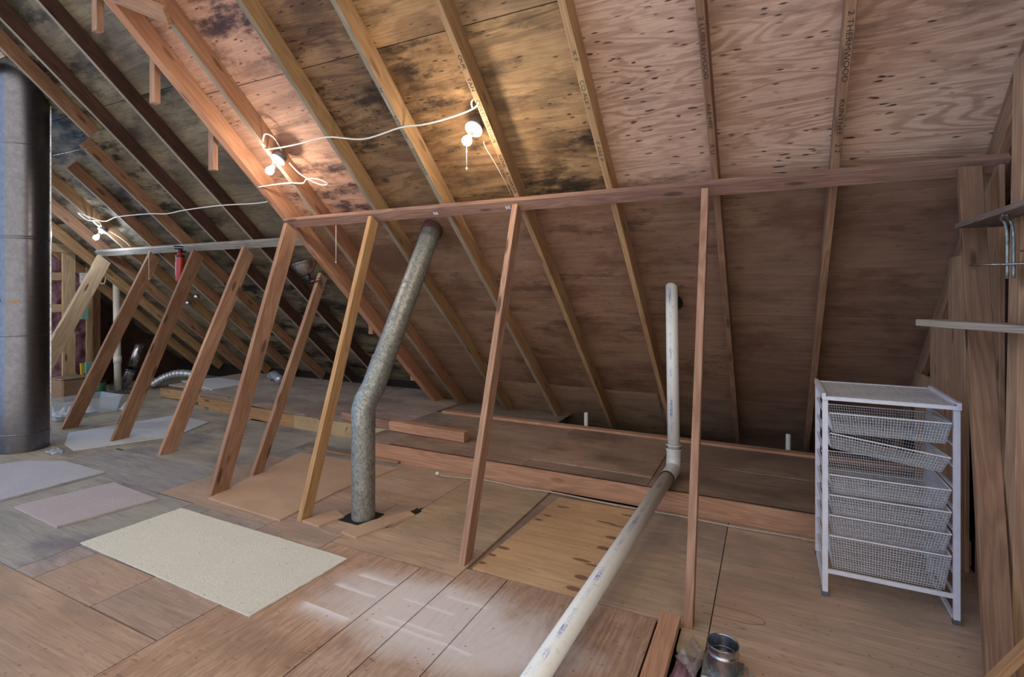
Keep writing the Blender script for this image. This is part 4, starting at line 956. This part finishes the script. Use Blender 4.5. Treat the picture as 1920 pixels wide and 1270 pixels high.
# box, can, bin, chair-like rack
bx = empty('cardboard_box', (-8.75, 3.76, 0), 'small brown cardboard box behind the clear bin', 'box')
fbox('carton', (-8.95, 3.62, 0), (-8.6, 3.92, .30), MAT['card'], '', '', parent=bx)
bm = bmesh.new(); bbox(bm, (-.19, -.165, -.006), (.19, .165, .006), bev=.002); new_obj('flap', bm, MAT['board_grey'], bx, Matrix.Translation((-8.775, 3.77, .307)))
gc = empty('green_can', (-8.55, 4.02, 0), 'green can standing beside the cardboard box', 'can')
bm = bmesh.new(); lathe(bm, [(0, 0), (.085, 0), (.085, .22), (0, .22)], 24); new_obj('body', bm, MAT['green'], gc, Matrix.Translation((-8.55, 4.02, 0)), True)
bm = bmesh.new(); lathe(bm, [(0, .22), (.088, .22), (.088, .24), (0, .243)], 24); new_obj('lid', bm, MAT['black'], gc, Matrix.Translation((-8.55, 4.02, 0)), True)
bn = empty('clear_bin', (-7.6, 3.35, 0), 'clear plastic storage bin with white plastic inside, right of the flue', 'bin')
bm = bmesh.new()
def rr(w, d, z): return [Vector((sx*w/2, sy*d/2, z)) for sx, sy in ((-1, -1), (1, -1), (1, 1), (-1, 1))]
ring_loft(bm, [rr(.42, .62, .01), rr(.48, .70, .19), rr(.51, .73, .19), rr(.51, .73, .205), rr(.475, .695, .205), rr(.41, .61, .02)], caps=True)
for f in bm.faces: f.smooth = False
new_obj('tub', bm, MAT['clear'], bn, Matrix.Translation((-7.55, 3.34, 0)))
crinkle('white_plastic', [(-7.72, 3.1), (-7.42, 3.1), (-7.42, 3.5), (-7.72, 3.5)], .03, MAT['cloth'], 'crumpled white plastic inside the clear bin', 'plastic', .06, 12)
crinkle('white_plastic', [(-7.5, 3.74), (-7.2, 3.66), (-7.25, 3.92), (-7.55, 3.98)], .0, MAT['cloth'], 'crumpled white plastic on the floor beside the clear bin', 'plastic', .07, 10)
rk = empty('black_rake', (-7.75, 3.95, 0), 'black rake-like tool with splayed tines lying near the clear bin', 'rake')
bm = bmesh.new()
for k in range(9):
    t = k/8-.5; tube(bm, spline([(-8.0, 3.86, .14), (-7.85, 3.98+t*.1, .17), (-7.72, 4.05+t*.32, .2), (-7.66, 4.08+t*.36, .17)], 3), .006, 5)
new_obj('tines', bm, MAT['black'], rk, None, True)
bm = bmesh.new(); tube(bm, spline([(-8.15, 3.8, .14), (-7.8, 3.9, .16), (-7.62, 4.0, .12), (-7.5, 4.02, .02)], 5), .013, 8); new_obj('handle', bm, MAT['black'], rk, None, True)
tag(beam('yellow_stick', (-8.88, 3.985, 0), (-8.88, 3.965, .47), .035, .035, MAT['yellow'], up=(1, 0, 0)), 'yellow stick standing near the far gable', 'stick')
tag(beam('knee_block', (-8.6, 3.2, .0), (-8.6, 3.45, .0), .05, .05, MAT['stud_pale'], oz=0), 'small wood block at the foot of the far gable', 'wood block')
# small round knots/heads catching light on the far sheathing
for (x, y), lab in (((-7.0, 4.45), 'upper small shiny nail plate on the far roof slope'), ((-7.35, 4.55), 'lower small shiny nail plate on the far roof slope')):
    bm = bmesh.new(); bmesh.ops.create_uvsphere(bm, u_segments=14, v_segments=8, radius=.035)
    tag(new_obj('nail_plate', bm, MAT['steel'], None, Matrix.Translation((x, y, zr(y, ZL)-.005)), True), lab, 'nail plate', 'nail plates on the far roof slope')
